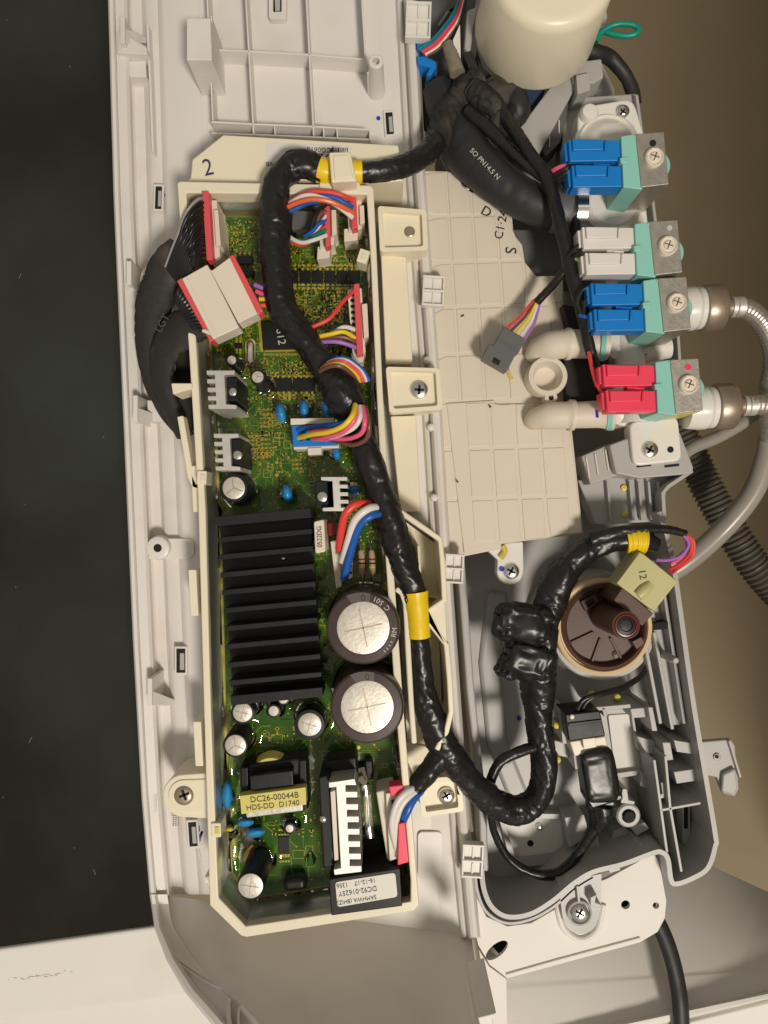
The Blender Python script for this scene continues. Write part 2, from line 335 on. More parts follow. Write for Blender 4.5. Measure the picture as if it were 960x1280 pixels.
for t in [i/14 for i in range(15)]:
    xl, yl = ridge[0]; row = []
    y_l = 1117+(1352-1117)*t; xl = 188 if t == 0 else interp([(1117, 188), (1160, 205), (1196, 217), (1228, 262), (1243, 288), (1300, 345), (1352, 402)], y_l)
    xr = 575+29*t; y_r = 1167+(1352-1167)*t
    for u in [i/14 for i in range(15)]:
        x, y = xl+(xr-xl)*u, y_l+(y_r-y_l)*u; z = zf(x, y); d = max(0, 1-u)*0
        z += 26*max(0, (u-.86)/.14)**2*min(1, t*4)
        row.append((x, y, z-.8*(t == 0)))
    rows3.append(row)
b = MB(); b.grid(rows3); b.build('sloping_end', 'white', panel, ang=60)
outl = smooth([(203, 1164), (211, 1204), (234, 1240), (260, 1270), (306, 1314), (362, 1358)], 4); rdg = smooth(ridge, 4)
b = MB(); b.grid([[(x, y, zf(x, y)+1), (x*.85+ox*.15, y*.85+oy*.15, zf(x, y)+2), (ox, oy, zf(x, y)-16)] for (x, y), (ox, oy) in zip(rdg, outl)]); b.build('end_lip', 'white', panel, ang=70)
b = MB()
for q, w in (([(286, 1247), (285, 1262), (288, 1290), (290, 1322)], 6), ([(299, 1258), (298, 1280), (302, 1322)], 3.5)):
    q = smooth(q, 6); b.grid([[(x-w/2, y, zf(x, y)-12), (x-w/2, y, zf(x, y)+9), (x+w/2, y, zf(x, y)+9), (x+w/2, y, zf(x, y)-12)] for x, y in q])
b.build('end_clip', 'white', panel)
b = MB(); b.grid([[(572+30*t, 1168+184*t, zf(572+30*t, 1168+184*t)+27*min(1, t*4)), (575+32*t, 1168+184*t, zf(572+30*t, 1168+184*t)+30*min(1, t*4)), (590+22*t, 1174+178*t, zf(590+22*t, 1174+178*t)+30*min(1, t*4)), (593+22*t, 1175+178*t, -60)] for t in [i/10 for i in range(11)]]); b.build('end_wall', 'white', panel, ang=50)
b = MB(); b.prism([(597, 1272), (621, 1266), (616, 1274), (617, 1288), (602, 1290)], 60, 160); b.build('end_hook', 'white', panel, 1.5)
profr = [(-40, -37), (-18, -35), (-15, -27), (-12, -25), (-10, -27), (-9.5, -33), (-8, -33), (-7, -24), (-4, -19), (0, -17), (4, -19), (7, -26), (8, -40), (8, -85)]
ysr = list(range(-60, 1160, 20))+[1172]
b = MB(); b.grid([[(interp(RX, y)+dx, y, z) for dx, z in profr] for y in ysr]); b.build('rounded_edge', 'white', panel, ang=32)
b = MB(); b.prism([(interp(LX, y)+100, y) for y in (-60, 300, 700, 1116)]+[(360, 1140), (470, 1156)]+[(interp(RX, y)-30, y) for y in (1165, 700, 300, -60)], -44, -37.2); b.build('back_plate', 'white', panel)
# ribs of the upper part: each rib its own piece
def rib(pts, w=2.2, z1=-8): b = MB(); b.wallline(pts, w, -37, z1); b.build('rib', 'white', panel, .5)
rib([(257, -40), (266, 150)]); rib([(305, -40), (317, 168)]); rib([(381, -40), (392, 168)]); rib([(450, -40), (457, 76)])
rib([(268, 62), (314, 64), (386, 68), (456, 74)]); rib([(264, 152), (317, 155), (392, 158), (463, 162)])
rib([(264, 166), (317, 168), (392, 171), (463, 174)], 1.8, -12)
for x, y in ((343, 157), (404, 159), (421, 160), (462, 162)): rib([(x, y), (x+1, y+13)], 1.8)
b = MB(); b.prism([(233, 22), (263, 22), (265, 75), (233, 75)], -37, 42); b.build('wire_stop', 'white', panel, 1.5)
b = MB(); b.wallline([(264, 20), (267, 74), (267, 82)], 2, -37, 24); b.build('rib', 'white', panel, .5)
bo = MB().lathe(470, 77, 30, [(12, -37), (10.5, -10), (9, 30), (7.8, 31), (4.6, 31), (4.4, 20)], 28).build('screw_boss', 'white', panel)
b = MB()
for a in (20, 140, 260): b.bar(468, 84, 468+12*math.cos(math.radians(a)), 84+12*math.sin(math.radians(a)), 2, -37, 12)
b.build('boss_fin', 'white', panel, .4)
b = MB().prism(rrect(336, -12, 358, 24, 4), -37, -27, [rrect(341, -8, 352, 15, 2)]); b.build('slot_frame', 'white', panel, 1)
b = MB().prism(rrect(341, -8, 352, 15, 2), -37, -36.2); b.build('slot_opening', 'hole', panel); MB().prism([(343, -8), (350, -8), (350, 12), (344, 14)], -37, -31).build('slot_latch', 'grey', panel, .5)
# catches along the left channel
def catch(x, y, w, h, z1):
    b = MB(); b.prism([(x, y), (x+6, y), (x+6, y+h), (x, y+h)], -54, z1); b.build('catch_post', 'white', panel, .8)
    b = MB(); i0 = 0; q = [(x+6, y+h*.45, z1-2), (x+w, y+h*.78, -40), (x+w, y+h, -40), (x+6, y+h, z1-2), (x+6, y+h*.45, -54), (x+w, y+h*.78, -54), (x+w, y+h, -54), (x+6, y+h, -54)]
    b.v = [P(*v) for v in q]; b.f = [(0, 1, 2, 3), (0, 4, 5, 1), (1, 5, 6, 2), (2, 6, 7, 3), (3, 7, 4, 0), (7, 6, 5, 4)]; b.build('catch_wedge', 'white', panel, .6)
catch(150, 20, 34, 34, -4); catch(166, 494, 36, 34, 0); catch(184, 848, 34, 34, 0); catch(158, 326, 14, 30, -6)
b = MB(); b.prism([(147, 38), (183, 58), (184, 68), (147, 66)], -54, -14); b.prism([(150, 76), (182, 76), (183, 96), (150, 96)], -54, -30); b.build('catch_rail', 'white', panel, 1)
b = MB(); b.wallline([(184, 30), (188, 110), (191, 190)], 3, -46, -28); b.build('catch_rail', 'white', panel, .6)
b = MB(); b.prism([(184, 500), (202, 502), (204, 527), (184, 527)], -54, -26); b.build('catch_rail', 'white', panel, 1)
b = MB().prism(rrect(178, 673, 243, 699, 9), -54, -34); b.build('boss_plate', 'white', panel, 1)
MB().lathe(197, 685, -26, [(16, -36), (14, -27), (12, -26), (5.2, -26), (5, -30)], 28).build('screw_boss', 'white', panel)
MB().lathe(197, 685, -26, [(5, -30), (5, -25.6)], 20).build('boss_hole', 'hole', panel)
b = MB()
for i in range(9): b.rbox(193, 994+i*2.5, 6, 1.1, 4, -23, -21)
for i in range(7):
    for j in range(3): b.rbox(216+j*3, 1018+i*2.4, 2, 1, 30, -40, -36)
b.build('mould_ticks', 'white', panel, kind='stuff')
b = MB()
for i in range(9): b.rbox(158, 362+i*2.6, 15, 1.2, 12, -50, -22+i*.2)
b.build('mould_ticks', 'white', panel, kind='stuff')
for x, y, w, h, a in ((198, 247, 8, 28, 2), (487, 154, 9, 27, -4), (226, 826, 11, 30, 0), (241, 1043, 10, 30, -4)):
    b = MB().rbox(x, y, w+5, h+6, a, -37, -34); b.build('slot_frame', 'white', panel, .8)
    b = MB().rbox(x, y, w, h, a, -37, -33.4); f = b.build('slot_opening', 'hole', panel)
    MB().rbox(x+1.5, y+1, w*.5, h*.7, a, -36, -32.6).build('slot_latch', 'grey', f, .4)
for x, y, r in ((473, 147, 2.6), (252, 1036, 5), (203, 243, 3)):
    MB().lathe(x, y, -35, [(r, -37), (r, -36.1)], 14).build('marker_dot', 'dye', panel)
b = MB().wallline([(253, 1039), (250, 1046), (249, 1052)], 3, -37, -36); b.build('marker_dot', 'dye', panel)
b = MB(); b.wallline([(513, 1073), (519, 1138)], 1.5, -37, -30); b.prism(rrect(522, 1040, 553, 1098, 6), -37, -33); b.build('moulded_pad', 'white', panel, 1.5)
MB().wallline([(247, 1060), (262, 1118)], 1.2, -37, -34).build('moulded_line', 'white', panel, .4)
for x, y in ((536, 450), (541, 534), (545, 622)): MB().lathe(x-2, y, -17, [(5, -24), (4.5, -17), (3, -15.5), (1, -15)], 16).build('pip', 'white', panel)
# hinge clips on the rounded edge
def hinge(x, y, w, h, m, a):
    root = None
    b = MB(); b.rbox(x, y, w, h, a, -18, -7); root = b.build('hinge_clip', m, panel, 1)
    b = MB(); c, d = math.cos(math.radians(a)), math.sin(math.radians(a)); R = lambda u, v: (x+u*c-v*d, y+u*d+v*c)
    for v in (-h/2+1.5, 0, h/2-1.5): b.bar(*R(-w/2, v), *R(w/2, v), 2.6, -14, -1)
    for u in (w/2-1.5, -w/2+1.5): b.bar(*R(u, -h/2), *R(u, h/2), 2.4, -14, -2)
    for u in (0,):
        for v in (-h/4, h/4): b.bar(*R(u, v-h/5), *R(u, v+h/5), 2.6, -14, -5)
    b.build('clip_rib', m, root, .6)
hinge(523, 24, 32, 46, 'clear', 2); hinge(542, 363, 28, 38, 'clear', 3); hinge(568, 711, 24, 37, 'white', 3); hinge(591, 1077, 27, 42, 'white', 3)
# ---------------------------------------------------------------- grey housing on the right
hous = thing('valve_housing', 'grey moulded plastic housing that carries the valves, pressure sensor and cables', 'housing', P(700, 900, -140))
b = MB(); b.prism([(540, -60), (690, -60), (735, 40), (768, 110), (788, 330), (800, 540), (812, 640), (818, 700), (874, 1040), (868, 1060), (830, 1078), (806, 1062), (740, 1078), (692, 1112), (655, 1132), (620, 1128), (600, 1105), (575, 900), (556, 700), (545, 300)], -140, -130); b.build('housing_floor', 'grey', hous, 2)
b = MB(); b.wallline(smooth([(824, 640), (841, 700), (867, 880), (893, 1035), (894, 1058), (885, 1085), (866, 1098), (846, 1105), (839, 1100), (835, 1074), (828, 1066), (818, 1066), (780, 1080), (742, 1090), (718, 1104), (690, 1127), (662, 1143), (634, 1146), (615, 1134), (605, 1112), (602, 1085)]), 6, -140, -28); b.build('rim', 'grey', hous, 1.5)
b = MB(); b.wallline(smooth([(742, 1096), (718, 1111), (692, 1134), (662, 1150), (632, 1154), (608, 1140), (597, 1115), (594, 1088)]), 4, -140, -40); b.build('rim', 'grey', hous, 1)
b = MB(); b.wallline([(576, 700), (588, 860), (603, 1000), (606, 1090)], 10, -140, -70); b.build('inner_wall', 'grey', hous, 3)
b = MB(); b.wallline([(622, 740), (612, 830), (622, 930), (650, 1000)], 26, -134, -122); b.build('floor_swell', 'grey', hous, 8)
b = MB(); b.prism([(796, 700), (838, 700), (866, 884), (872, 905), (835, 908), (812, 800)], -130, -72); b.build('ledge', 'grey', hous, 3)
for q in (((806, 800), (826, 905)), ((818, 790), (841, 912)), ((829, 730), (856, 905)), ((838, 712), (869, 900))):
    MB().bar(*q[0], *q[1], 4.5, -80, -52).build('rail', 'grey', hous, 1.2)
MB().lathe(845, 826, -15, [(5.5, -72), (5, -30), (4.4, -17), (3, -15)], 20).build('peg', 'grey', hous); MB().prism([(812, 780), (835, 777), (835, 786), (816, 788)], -72, -50).build('slot_opening', 'hole', hous)
MB().prism([(784, 742), (800, 735), (822, 800), (806, 806)], -130, -60).build('rail', 'grey', hous, 2)
# opening with white panel behind
MB().prism(rquad((760, 894), (788, 892), (798, 962), (769, 966), 3), -120, -98).build('white_insert', 'paint', hous, 1)
b = MB(); b.prism(rquad((748, 884), (790, 881), (804, 968), (764, 974), 3), -130, -90, [rquad((758, 893), (789, 891), (799, 963), (769, 967), 3)[::-1]]); b.build('opening_frame', 'grey', hous, 1)
for p_, z in (([(690, 888), (708, 886), (712, 900), (692, 902)], -70), ([(700, 888), (707, 886), (709, 930), (703, 930)], -50), ([(692, 925), (718, 932), (722, 950), (695, 944)], -72), ([(716, 938), (724, 937), (728, 962), (719, 962)], -45),
              ([(742, 884), (788, 880), (789, 885), (743, 889)], -45), ([(752, 884), (756, 884), (760, 896), (755, 896)], -45), ([(788, 886), (812, 884), (815, 896), (790, 898)], -55), ([(810, 884), (816, 884), (822, 914), (815, 914)], -42),
              ([(796, 920), (830, 930), (832, 948), (798, 938)], -78), ([(828, 928), (838, 928), (842, 950), (832, 951)], -45), ([(802, 965), (830, 978), (828, 996), (800, 982)], -80), ([(826, 978), (832, 978), (834, 996), (820, 1001), (819, 996), (828, 992)], -45),
              ([(778, 986), (784, 986), (786, 1000), (794, 1002), (793, 1006), (776, 1004)], -50), ([(766, 1040), (780, 1033), (803, 1055), (796, 1068), (764, 1066)], -92), ([(800, 1054), (806, 1054), (797, 1076), (791, 1072)], -50),
              ([(728, 1058), (748, 1046), (752, 1068), (730, 1074)], -85), ([(756, 1072), (770, 1068), (776, 1088), (762, 1092)], -50), ([(788, 1034), (806, 1028), (812, 1036), (796, 1045)], -70), ([(706, 1022), (730, 1018), (738, 1045), (712, 1060)], -88)):
    MB().prism(p_, -134, z).build('clip_post', 'grey', hous, 1)
o = MB().lathe(786, 1020, -60, [(16, -130), (15, -62), (13, -60), (9, -60), (8.6, -70)], 26).build('screw_boss', 'grey', hous); MB().lathe(787, 1021, -60, [(7, -66), (7, -58.5)], 18).build('boss_hole', 'hole', o)
MB().prism([(828, 940), (880, 930), (889, 1050), (852, 1092), (840, 1060)], -128, -118).build('pocket_floor', 'darkgrey', hous)  # shade inside the rim is put into a darker floor colour
for p_ in ([(832, 945), (838, 1010), (852, 1090)], [(826, 1013), (876, 1004)], [(818, 950), (834, 1066)]): MB().wallline(p_, 3.5, -130, -34).build('cross_rib', 'grey', hous, .8)
MB().prism([(842, 925), (872, 930), (874, 944), (846, 940)], -120, -52).build('clip_post', 'grey', hous, 1); MB().prism([(842, 965), (876, 960), (878, 975), (846, 980)], -120, -56).build('clip_post', 'grey', hous, 1)
o = MB().prism(rrect(853, 1005, 863, 1056, 4), -120, -95).build('slot_frame', 'grey', hous, 1); MB().prism(rrect(855, 1008, 860, 1036, 2), -100, -94.2).build('slot_opening', 'hole', o)
# arc swell around the sensor
b = MB(); b.wallline([(754+88*math.cos(math.radians(a)), 783+88*math.sin(math.radians(a))) for a in range(150, 271, 10)], 12, -134, -112); b.build('floor_swell', 'grey', hous, 4)
# bright plate in the floor
o = MB().prism(rquad((622, 1016), (710, 1018), (714, 1078), (640, 1085), 8), -130, -112, [rquad((628, 1022), (703, 1024), (706, 1068), (646, 1075), 6)[::-1]]).build('plate_frame', 'grey', hous, 2)
p2_ = MB().prism(rquad((626, 1020), (705, 1022), (708, 1070), (644, 1077), 6), -130, -121).build('bright_plate', 'paint', hous, .8); MB().lathe(663, 1054, -121, [(4, -122), (4, -120.4)], 16).build('plate_hole', 'hole', p2_); MB().lathe(674, 1033, -121, [(5, -122), (4, -117), (2, -116)], 16).build('plate_stud', 'silver', p2_)
for x, y in ((742, 870), (772, 872), (696, 907), (697, 950), (780, 610), (781, 642)): MB().lathe(x, y, -60, [(5, -70), (4, -59), (2, -58)], 10).build('glue_spot', 'glue', hous)
MB().lathe(649, 898, -128, [(3, -130), (3, -128.5)], 12).build('marker_dot', 'dye', hous)
# tongue with screw over the metal plate
o = MB().prism([(698, 1104), (752, 1092), (751, 1135), (748, 1150)]+[(726+22*math.cos(math.radians(a)), 1146+22*math.sin(math.radians(a))) for a in range(10, 171, 20)]+[(703, 1145)], -60, -40).build('screw_tongue', 'grey', hous, 2)
MB().lathe(725, 1142, -34, [(16, -42), (15.5, -34), (13, -33), (12, -38)], 26).build('tongue_collar', 'grey', o); screw(725, 1142, -34, 11, o, 'silver'); MB().wallline([(722, 1108), (724, 1128)], 3, -42, -33).build('tongue_rib', 'grey', o, .6); MB().prism([(738, 1122), (746, 1118), (744, 1128), (752, 1131), (748, 1136), (738, 1132)], -42, -24).build('tongue_hook', 'grey', o, 1)
# bracket block under the lowest valve
MB().prism([(762, 556), (792, 545), (850, 540), (867, 584), (866, 592), (800, 598), (770, 592)], -75, -12).build('valve_bracket', 'grey', hous, 2)
o = MB().prism([(727, 570), (764, 554), (774, 594), (738, 606)], -75, -28).build('valve_bracket', 'grey', hous, 2)
for x in (733, 744, 757): MB().bar(x, 572-(x-733)*.42, x+4, 598-(x-733)*.42, 1.4, -30, -25).build('bracket_slit', 'ivory', o)
MB().prism([(722, 600), (836, 590), (830, 640), (826, 652), (745, 656)], -95, -62).build('bracket_foot', 'grey', hous, 2)
for x in (760, 788, 799, 811, 823): MB().bar(x, 602, x+4, 650, 3.2, -66, -52).build('bracket_rib', 'grey', hous, .8)
MB().wallline([(866, 588), (836, 608), (829, 616), (831, 650)], 5, -90, -30).build('bracket_rim', 'grey', hous, 1)
for x in (806, 841): MB().bar(x-10, 583, x+8, 581, 3, -14, -11).build('slot_opening', 'hole', hous)
# frame towards the top
MB().prism([(640, 172), (702, 90), (724, 84), (718, 112), (672, 196), (654, 204)], -70, -14).build('slanted_wall', 'grey', hous, 2)
o = MB().prism([(672, 180), (702, 128), (712, 134), (700, 178), (682, 196)], -80, -34).build('slanted_wall', 'darkgrey', hous, 1.5)
for x, y in ((687, 168), (699, 150)): MB().bar(x, y, x, y+16, 1.4, -36, -32).build('bracket_slit', 'ivory', o)
MB().prism([(714, 78), (752, 73), (755, 96), (742, 104), (716, 104)], -70, -8).build('slanted_wall', 'grey', hous, 2); MB().prism([(720, 94), (738, 90), (738, 112), (722, 118)], -40, 0).build('clip_post', 'grey', hous, 1)
MB().prism([(706, 122), (796, 116), (806, 172), (812, 260), (700, 220)], -80, -40).build('backing_plate', 'grey', hous, 3); MB().wallline([(796, 118), (803, 170), (815, 240), (820, 280)], 4, -80, -30).build('bracket_rim', 'grey', hous, 1); MB().wallline([(838, 380), (848, 420), (850, 450)], 4, -80, -30).build('bracket_rim', 'grey', hous, 1)
MB().prism([(690, -30), (752, -30), (760, 20), (742, 76), (700, 80)], -90, -50).build('backing_plate', 'grey', hous, 3)
MB().prism([(522, -30), (600, -30), (588, 40), (560, 140), (545, 175), (530, 160)], -70, -60).build('backing_plate', 'darkgrey', hous, 3); MB().prism([(534, 80), (548, 76), (542, 130), (530, 124)], -60, -48).build('clip_post', 'grey', hous, 1)
MB().wallline([(548, 32), (560, 14), (566, 12), (572, 15), (578, 2), (582, -10)], 3, -60, -44).build('bracket_rim', 'grey', hous, 1)
MB().prism([(584, 12), (600, 6), (592, 36), (588, 68), (580, 60)], -40, 0).build('clip_post', 'grey', hous, 3); MB().prism([(534, 128), (556, 122), (552, 126), (535, 134)], -60, -30).build('clip_post', 'grey', hous, 1)
MB().prism([(545, 180), (580, 165), (600, 215), (560, 214)], -70, -58).build('backing_plate', 'grey', hous, 2); MB().prism([(600, 170), (640, 168), (690, 215), (700, 240), (660, 240)], -70, -50).build('backing_plate', 'grey', hous, 2)
MB().prism([(636, 286), (738, 286), (742, 352), (640, 352)], -100, -52).build('dark_recess_block', 'darkgrey', hous, 3)
MB().prism([(655, 105), (682, 112), (665, 155), (648, 160)], -60, -30).build('blue_sheet', 'navy', hous, 2)
MB().prism([(868, 70), (868, 70.1), (868.1, 70)], -50, -49) if False else None

# grey lug sticking out on the right
lug = thing('metal_bracket', 'small grey metal bracket sticking out past the right rim of the grey housing', 'bracket', P(890, 960, -80))
MB().prism([(866, 928), (914, 924), (919, 932), (924, 986), (919, 996), (904, 992), (896, 972), (872, 968)], -64, -54).build('bracket_plate', 'grey', lug, 2)
MB().prism([(904, 968), (920, 960), (923, 986), (918, 995), (902, 990)], -54, -46).build('bracket_foot', 'grey', lug, 3); MB().lathe(896, 946, -54, [(5, -55), (4.6, -51.5), (3, -51)], 16).build('bracket_rivet', 'grey', lug); MB().lathe(896, 946, -51, [(2.2, -52), (2.2, -50.4)], 12).build('bracket_hole', 'hole', lug); MB().bar(912, 926, 926, 972, 3, -58, -48).build('bracket_edge', 'grey', lug, .8)

# white metal plate at the bottom
mp = thing('metal_plate', 'white enamelled metal plate with round and oval holes at the bottom of the grey housing', 'metal plate', P(720, 1170, -70))
b = MB(); b.prism([(592, 1098), (597, 1124), (608, 1146), (634, 1158), (664, 1154), (695, 1136), (722, 1112), (760, 1098), (800, 1076), (816, 1064), (824, 1078), (833, 1126), (831, 1148), (822, 1165), (800, 1178), (634, 1223), (612, 1206), (598, 1182), (590, 1150), (586, 1110)], -62, -56,
    [circ(782, 1131, 5.5)[::-1], circ(820, 1132, 4)[::-1], [(621+x*.94-y*.34, 1188+x*.34*-1+y*.94) for x, y in circ(0, 0, 14, 24, 12)][::-1]]); b.build('plate', 'paint', mp, 1.5)
b = MB(); b.prism([(780, 1131-12), (790, 1122), (790, 1142), (776, 1142)], -62.2, -62.1); 
MB().prism([(596, 1160), (780, 1115), (818, 1112), (822, 1150), (640, 1212)], -84, -80).build('hole_shade_sheet', 'hole', mp)  # near-black sheet added under the plate holes, standing in for their shade
MB().wallline([(633, 1220), (700, 1201), (801, 1174)], 4, -80, -53).build('folded_edge', 'paint', mp, 1); MB().prism([(598, 1186), (612, 1208), (634, 1224), (636, 1330), (618, 1330), (608, 1250)], -110, -62).build('folded_side', 'paint', mp, 2)
MB().tube([(696, 1112, -55), (698, 1140, -55), (706, 1162, -55), (726, 1174, -55), (746, 1162, -55), (754, 1130, -55)], 4, 10).build('pressed_ridge', 'paint', mp)
None and MB().tube([(782-6+14*math.cos(math.radians(a))*3.2, 1128+12*math.sin(math.radians(a)), -56.5) for a in range(-40, 60, 20)], 2.5, 8).build('pressed_ridge', 'paint', mp)

# ---------------------------------------------------------------- beige dispenser cover with its grid of cells
cov = thing('dispenser_cover', 'beige plastic cover with embossed rectangular cells and pen marks', 'cover', P(630, 450, -60))
POLY = [(530, 213), (573, 214), (578, 232), (590, 240), (638, 239), (642, 292), (653, 306), (659, 345), (704, 344), (706, 430), (711, 506), (716, 545), (729, 667), (627, 680), (627, 686), (578, 696), (556, 690), (545, 430)]
MB().prism(POLY, -64, -34).build('cover_plate', 'beige', cov, 1.5)
UP = [(558, 504), (618, 500), (619, 505), (706, 503), (714, 545), (728, 666), (626, 679), (627, 684), (580, 692)]
MB().prism(UP, -36, -31).build('raised_panel', 'beige', cov, 1.5)
def inall(pts, poly): return all(inside_(x, y, poly) for x, y in pts)
def inside_(x, y, poly):
    r = False; n = len(poly)
    for i in range(n):
        (x0, y0), (x1, y1) = poly[i-1], poly[i]
        if (y0 > y) != (y1 > y) and x < (x1-x0)*(y-y0)/(y1-y0)+x0: r = not r
    return r
def clip(pts, poly):   # shrink a cell until it lies inside
    cx, cy = sum(p[0] for p in pts)/len(pts), sum(p[1] for p in pts)/len(pts)
    if not inside_(cx, cy, poly): return None
    out = []
    for x, y in pts:
        t = 1.0
        while not inside_(cx+(x-cx)*t, cy+(y-cy)*t, poly): t -= .02
        out.append((cx+(x-cx)*t, cy+(y-cy)*t))
    return out
rows_ = [214, 271, 329, 385, 444, 503, 562, 625, 680]
for r in range(8):
    y0, y1 = rows_[r]+1.5, rows_[r+1]-1.5
    for c in range(-1, 7):
        f = lambda yy: 527+.062*(yy-214)+(29.4+.004*(yy-214))*c
        pts = [(f(y0)+2, y0-c*1.0), (f(y0)+29.6, y0-c*1.0-1), (f(y1)+29.6, y1-c*1.0-1), (f(y1)+2, y1-c*1.0)]
        if r >= 5: pts = [(x+4, y) for x, y in pts]
        pts = [(x+(pts[(i+1) % 4][0]-x)*t, y+(pts[(i+1) % 4][1]-y)*t) for i, (x, y) in enumerate(pts) for t in (0, .5)]
        p_ = clip(pts, UP if (r >= 5 and c > 0) else POLY)
        if not p_: continue
        if r < 5 or c <= 0: p_ = [(x, min(y, 501)) for x, y in p_] if (c > 0 and y0 < 501) else p_
        if any(math.hypot(x-685, y-470) < 22 for x, y in [((p_[0][0]+p_[4][0])/2, (p_[0][1]+p_[4][1])/2)]): continue
        z = -29.8 if (r >= 5 and c > 0) else -32.6
        ox, oy = sum(q[0] for q in p_)/8, sum(q[1] for q in p_)/8
        MB().prism([(ox+(x-ox)*.985, oy+(y-oy)*.985) for x, y in p_], z-4, z+random.uniform(-.2, .3)).build('cell_panel', 'beige', cov, 1.4)
MB().prism([(596, 676), (612, 678), (614, 682), (640, 678), (654, 677), (655, 712)]+[(638+17*math.cos(math.radians(a)), 714+17*math.sin(math.radians(a))) for a in range(10, 171, 20)]+[(622, 700)], -64, -40).build('screw_tab', 'clear', cov, 2)
screw(639, 714, -39, 10.5, cov); MB().lathe(627, 711, -39, [(3.4, -41), (3.4, -39.3)], 12).build('marker_dot', 'dye', cov); MB().tube([(628, 682, -36), (632, 690, -36), (626, 698, -37)], 4, 10, wr=.3).build('glue_spot', 'glue', cov); MB().tube([(632, 460, -31), (636, 466, -31), (640, 474, -31)], 2, 8, wr=.4).build('glue_spot', 'glue', cov)
for pts in ([(664, 446, -30, 10), (674, 437, -18, 15), (690, 432, -8, 18), (706, 430, -4, 18), (707, 430, -4, 20), (711, 430, -4, 20), (712, 430, -4, 18), (740, 430, 0, 18), (758, 430, 0, 20)], [(664, 528, -30, 10), (672, 523, -16, 14), (688, 520, -6, 17), (710, 519, -2, 17), (711, 519, -2, 19.5), (717, 519, -2, 19.5), (718, 519, -2, 16.5), (745, 518, 0, 17), (766, 517, 2, 21)]):
    o = MB().tube(pts, 17, 28, step=3).build('outlet_pipe', 'beige', cov); x, y = pts[-1][:2]; MB().tube([(x-8, y, 1, 20.8), (x-2, y, 2, 21.6)], 20, 28).build('green_seal', 'teal', o)
    if y > 500: MB().tube([(746, 513, 17.6, 1.6), (747, 522, 17.6, 1.6)], 1.6, 8).build('marker_dot', 'dye', o)
o = MB().lathe(685, 470, -6, [(26, -36), (25, -8), (24, -6), (18.5, -6), (17, -12), (14, -24), (6, -26)], 36).build('round_socket', 'beige', cov)
for x, y in ((683, 441), (689, 497)): e = MB().lathe(x, y, -8, [(8.5, -36), (8, -9), (7, -8), (3.4, -8), (3.2, -11)], 20).build('socket_ear', 'beige', o); MB().lathe(x, y, -8, [(3.2, -12), (3.2, -9.6)], 14).build('ear_hole', 'hole', e)
for t, x, y, s, r in (('D', 608, 265, 17, 30), ('C1·24', 627, 281, 15, -78), ('S', 638, 313, 20, 95)): text(t, x, y, -31.5, s, r, 'ink', cov)
for x, y in ((577, 395), (579, 394), (613, 508), (572, 602)): MB().lathe(x, y, -26 if y > 500 else -32, [(1.2, -36), (1.2, -25 if y > 500 else -31.8)], 8).build('dust_specks', 'ink', cov)
screw(585, 230, -40, 9, cov, 'nut')

# ---------------------------------------------------------------- water valves
vb = thing('valve_manifold', 'milky white plastic valve body screwed to the grey housing beneath the coloured connectors', 'valve body', P(770, 350, -60))
b = MB(); b.prism(rquad((722, 134), (792, 122), (808, 178), (722, 190), 14), -60, -6); b.build('body_flange', 'clear', vb, 3)
MB().lathe(764, 176, 8, [(44, -40), (43, -8), (38, -2), (36, -6), (28, 2), (20, 8), (8, 9)], 36).build('body_dome', 'clear', vb); MB().lathe(738, 138, 4, [(13, -40), (12, -2), (9, 3), (4, 4)], 24).build('body_dome', 'clear', vb); screw(779, 139, -3, 8, vb)
MB().prism(rquad((735, 225), (806, 225), (812, 286), (742, 290), 10), -70, -20).build('body_block', 'clear', vb, 5); MB().lathe(768, 250, -8, [(40, -60), (38, -16), (30, -9), (12, -8)], 32).build('body_dome', 'clear', vb)
MB().tube([(770, 280, -30), (776, 340, -30), (782, 420, -24), (790, 480, -24), (792, 530, -20)], 19, 24).build('body_pipe', 'clear', vb)
MB().tube([(795, 440, -40), (835, 432, -40)], 16, 20).build('body_pipe', 'clear', vb); MB().lathe(786, 500, -8, [(34, -60), (32, -16), (24, -10), (8, -9)], 28).build('body_dome', 'clear', vb); MB().lathe(780, 420, -8, [(30, -60), (28, -16), (18, -10), (8, -9)], 28).build('body_dome', 'clear', vb)
o = MB().prism(rquad((786, 528), (848, 520), (853, 576), (792, 583), 10), -30, -4).build('body_flange', 'clear', vb, 3); screw(812.5, 562, -3, 10.5, vb); MB().lathe(838, 562, -4, [(4, -6), (4, -3.4)], 14).build('flange_hole', 'hole', o)
for x, y in ((783, 263), (807, 438)): s_ = screw(x, y, -30, 7, vb); MB().bar(x-2, y+1, x+2, y+5, 4, -29, -25).build('marker_dot', 'dye', s_)

VZ = 62; VK = kz(VZ)
vtools = {}
def q_(pts): return [(x*VK, y*VK) for x, y in pts]
vtools['coil'] = MB(True).prism(q_([(-40, -29), (-15, -33), (-13, 38), (-37, 35)]), -80, -2).prism(q_([(-16, -22), (14, -24), (17, 28), (-14, 30)]), -78, -12).lathe(7*VK, 3, 0, [(19*VK, -70), (19*VK, -12), (16, -9)], 28)
vtools['bracket'] = MB(True).prism(q_([(-22, -31), (13, -33), (19, 32), (-15, 36)]), -3, 0).prism(q_([(-15, 33.6), (19, 29.6), (19, 32.2), (-15, 36.2)]), -84, -1).prism(q_([(-24, -30), (12, -32), (12, -30), (-24, -28)]), -84, -1)
vtools['knob'] = MB(True).lathe(0, 0, 0, [(12*VK, -2), (12*VK, 4), (11, 5.5), (9, 5.6), (8.4, 3.6), (6, 3.4), (5, 6), (2, 6.2)], 28)
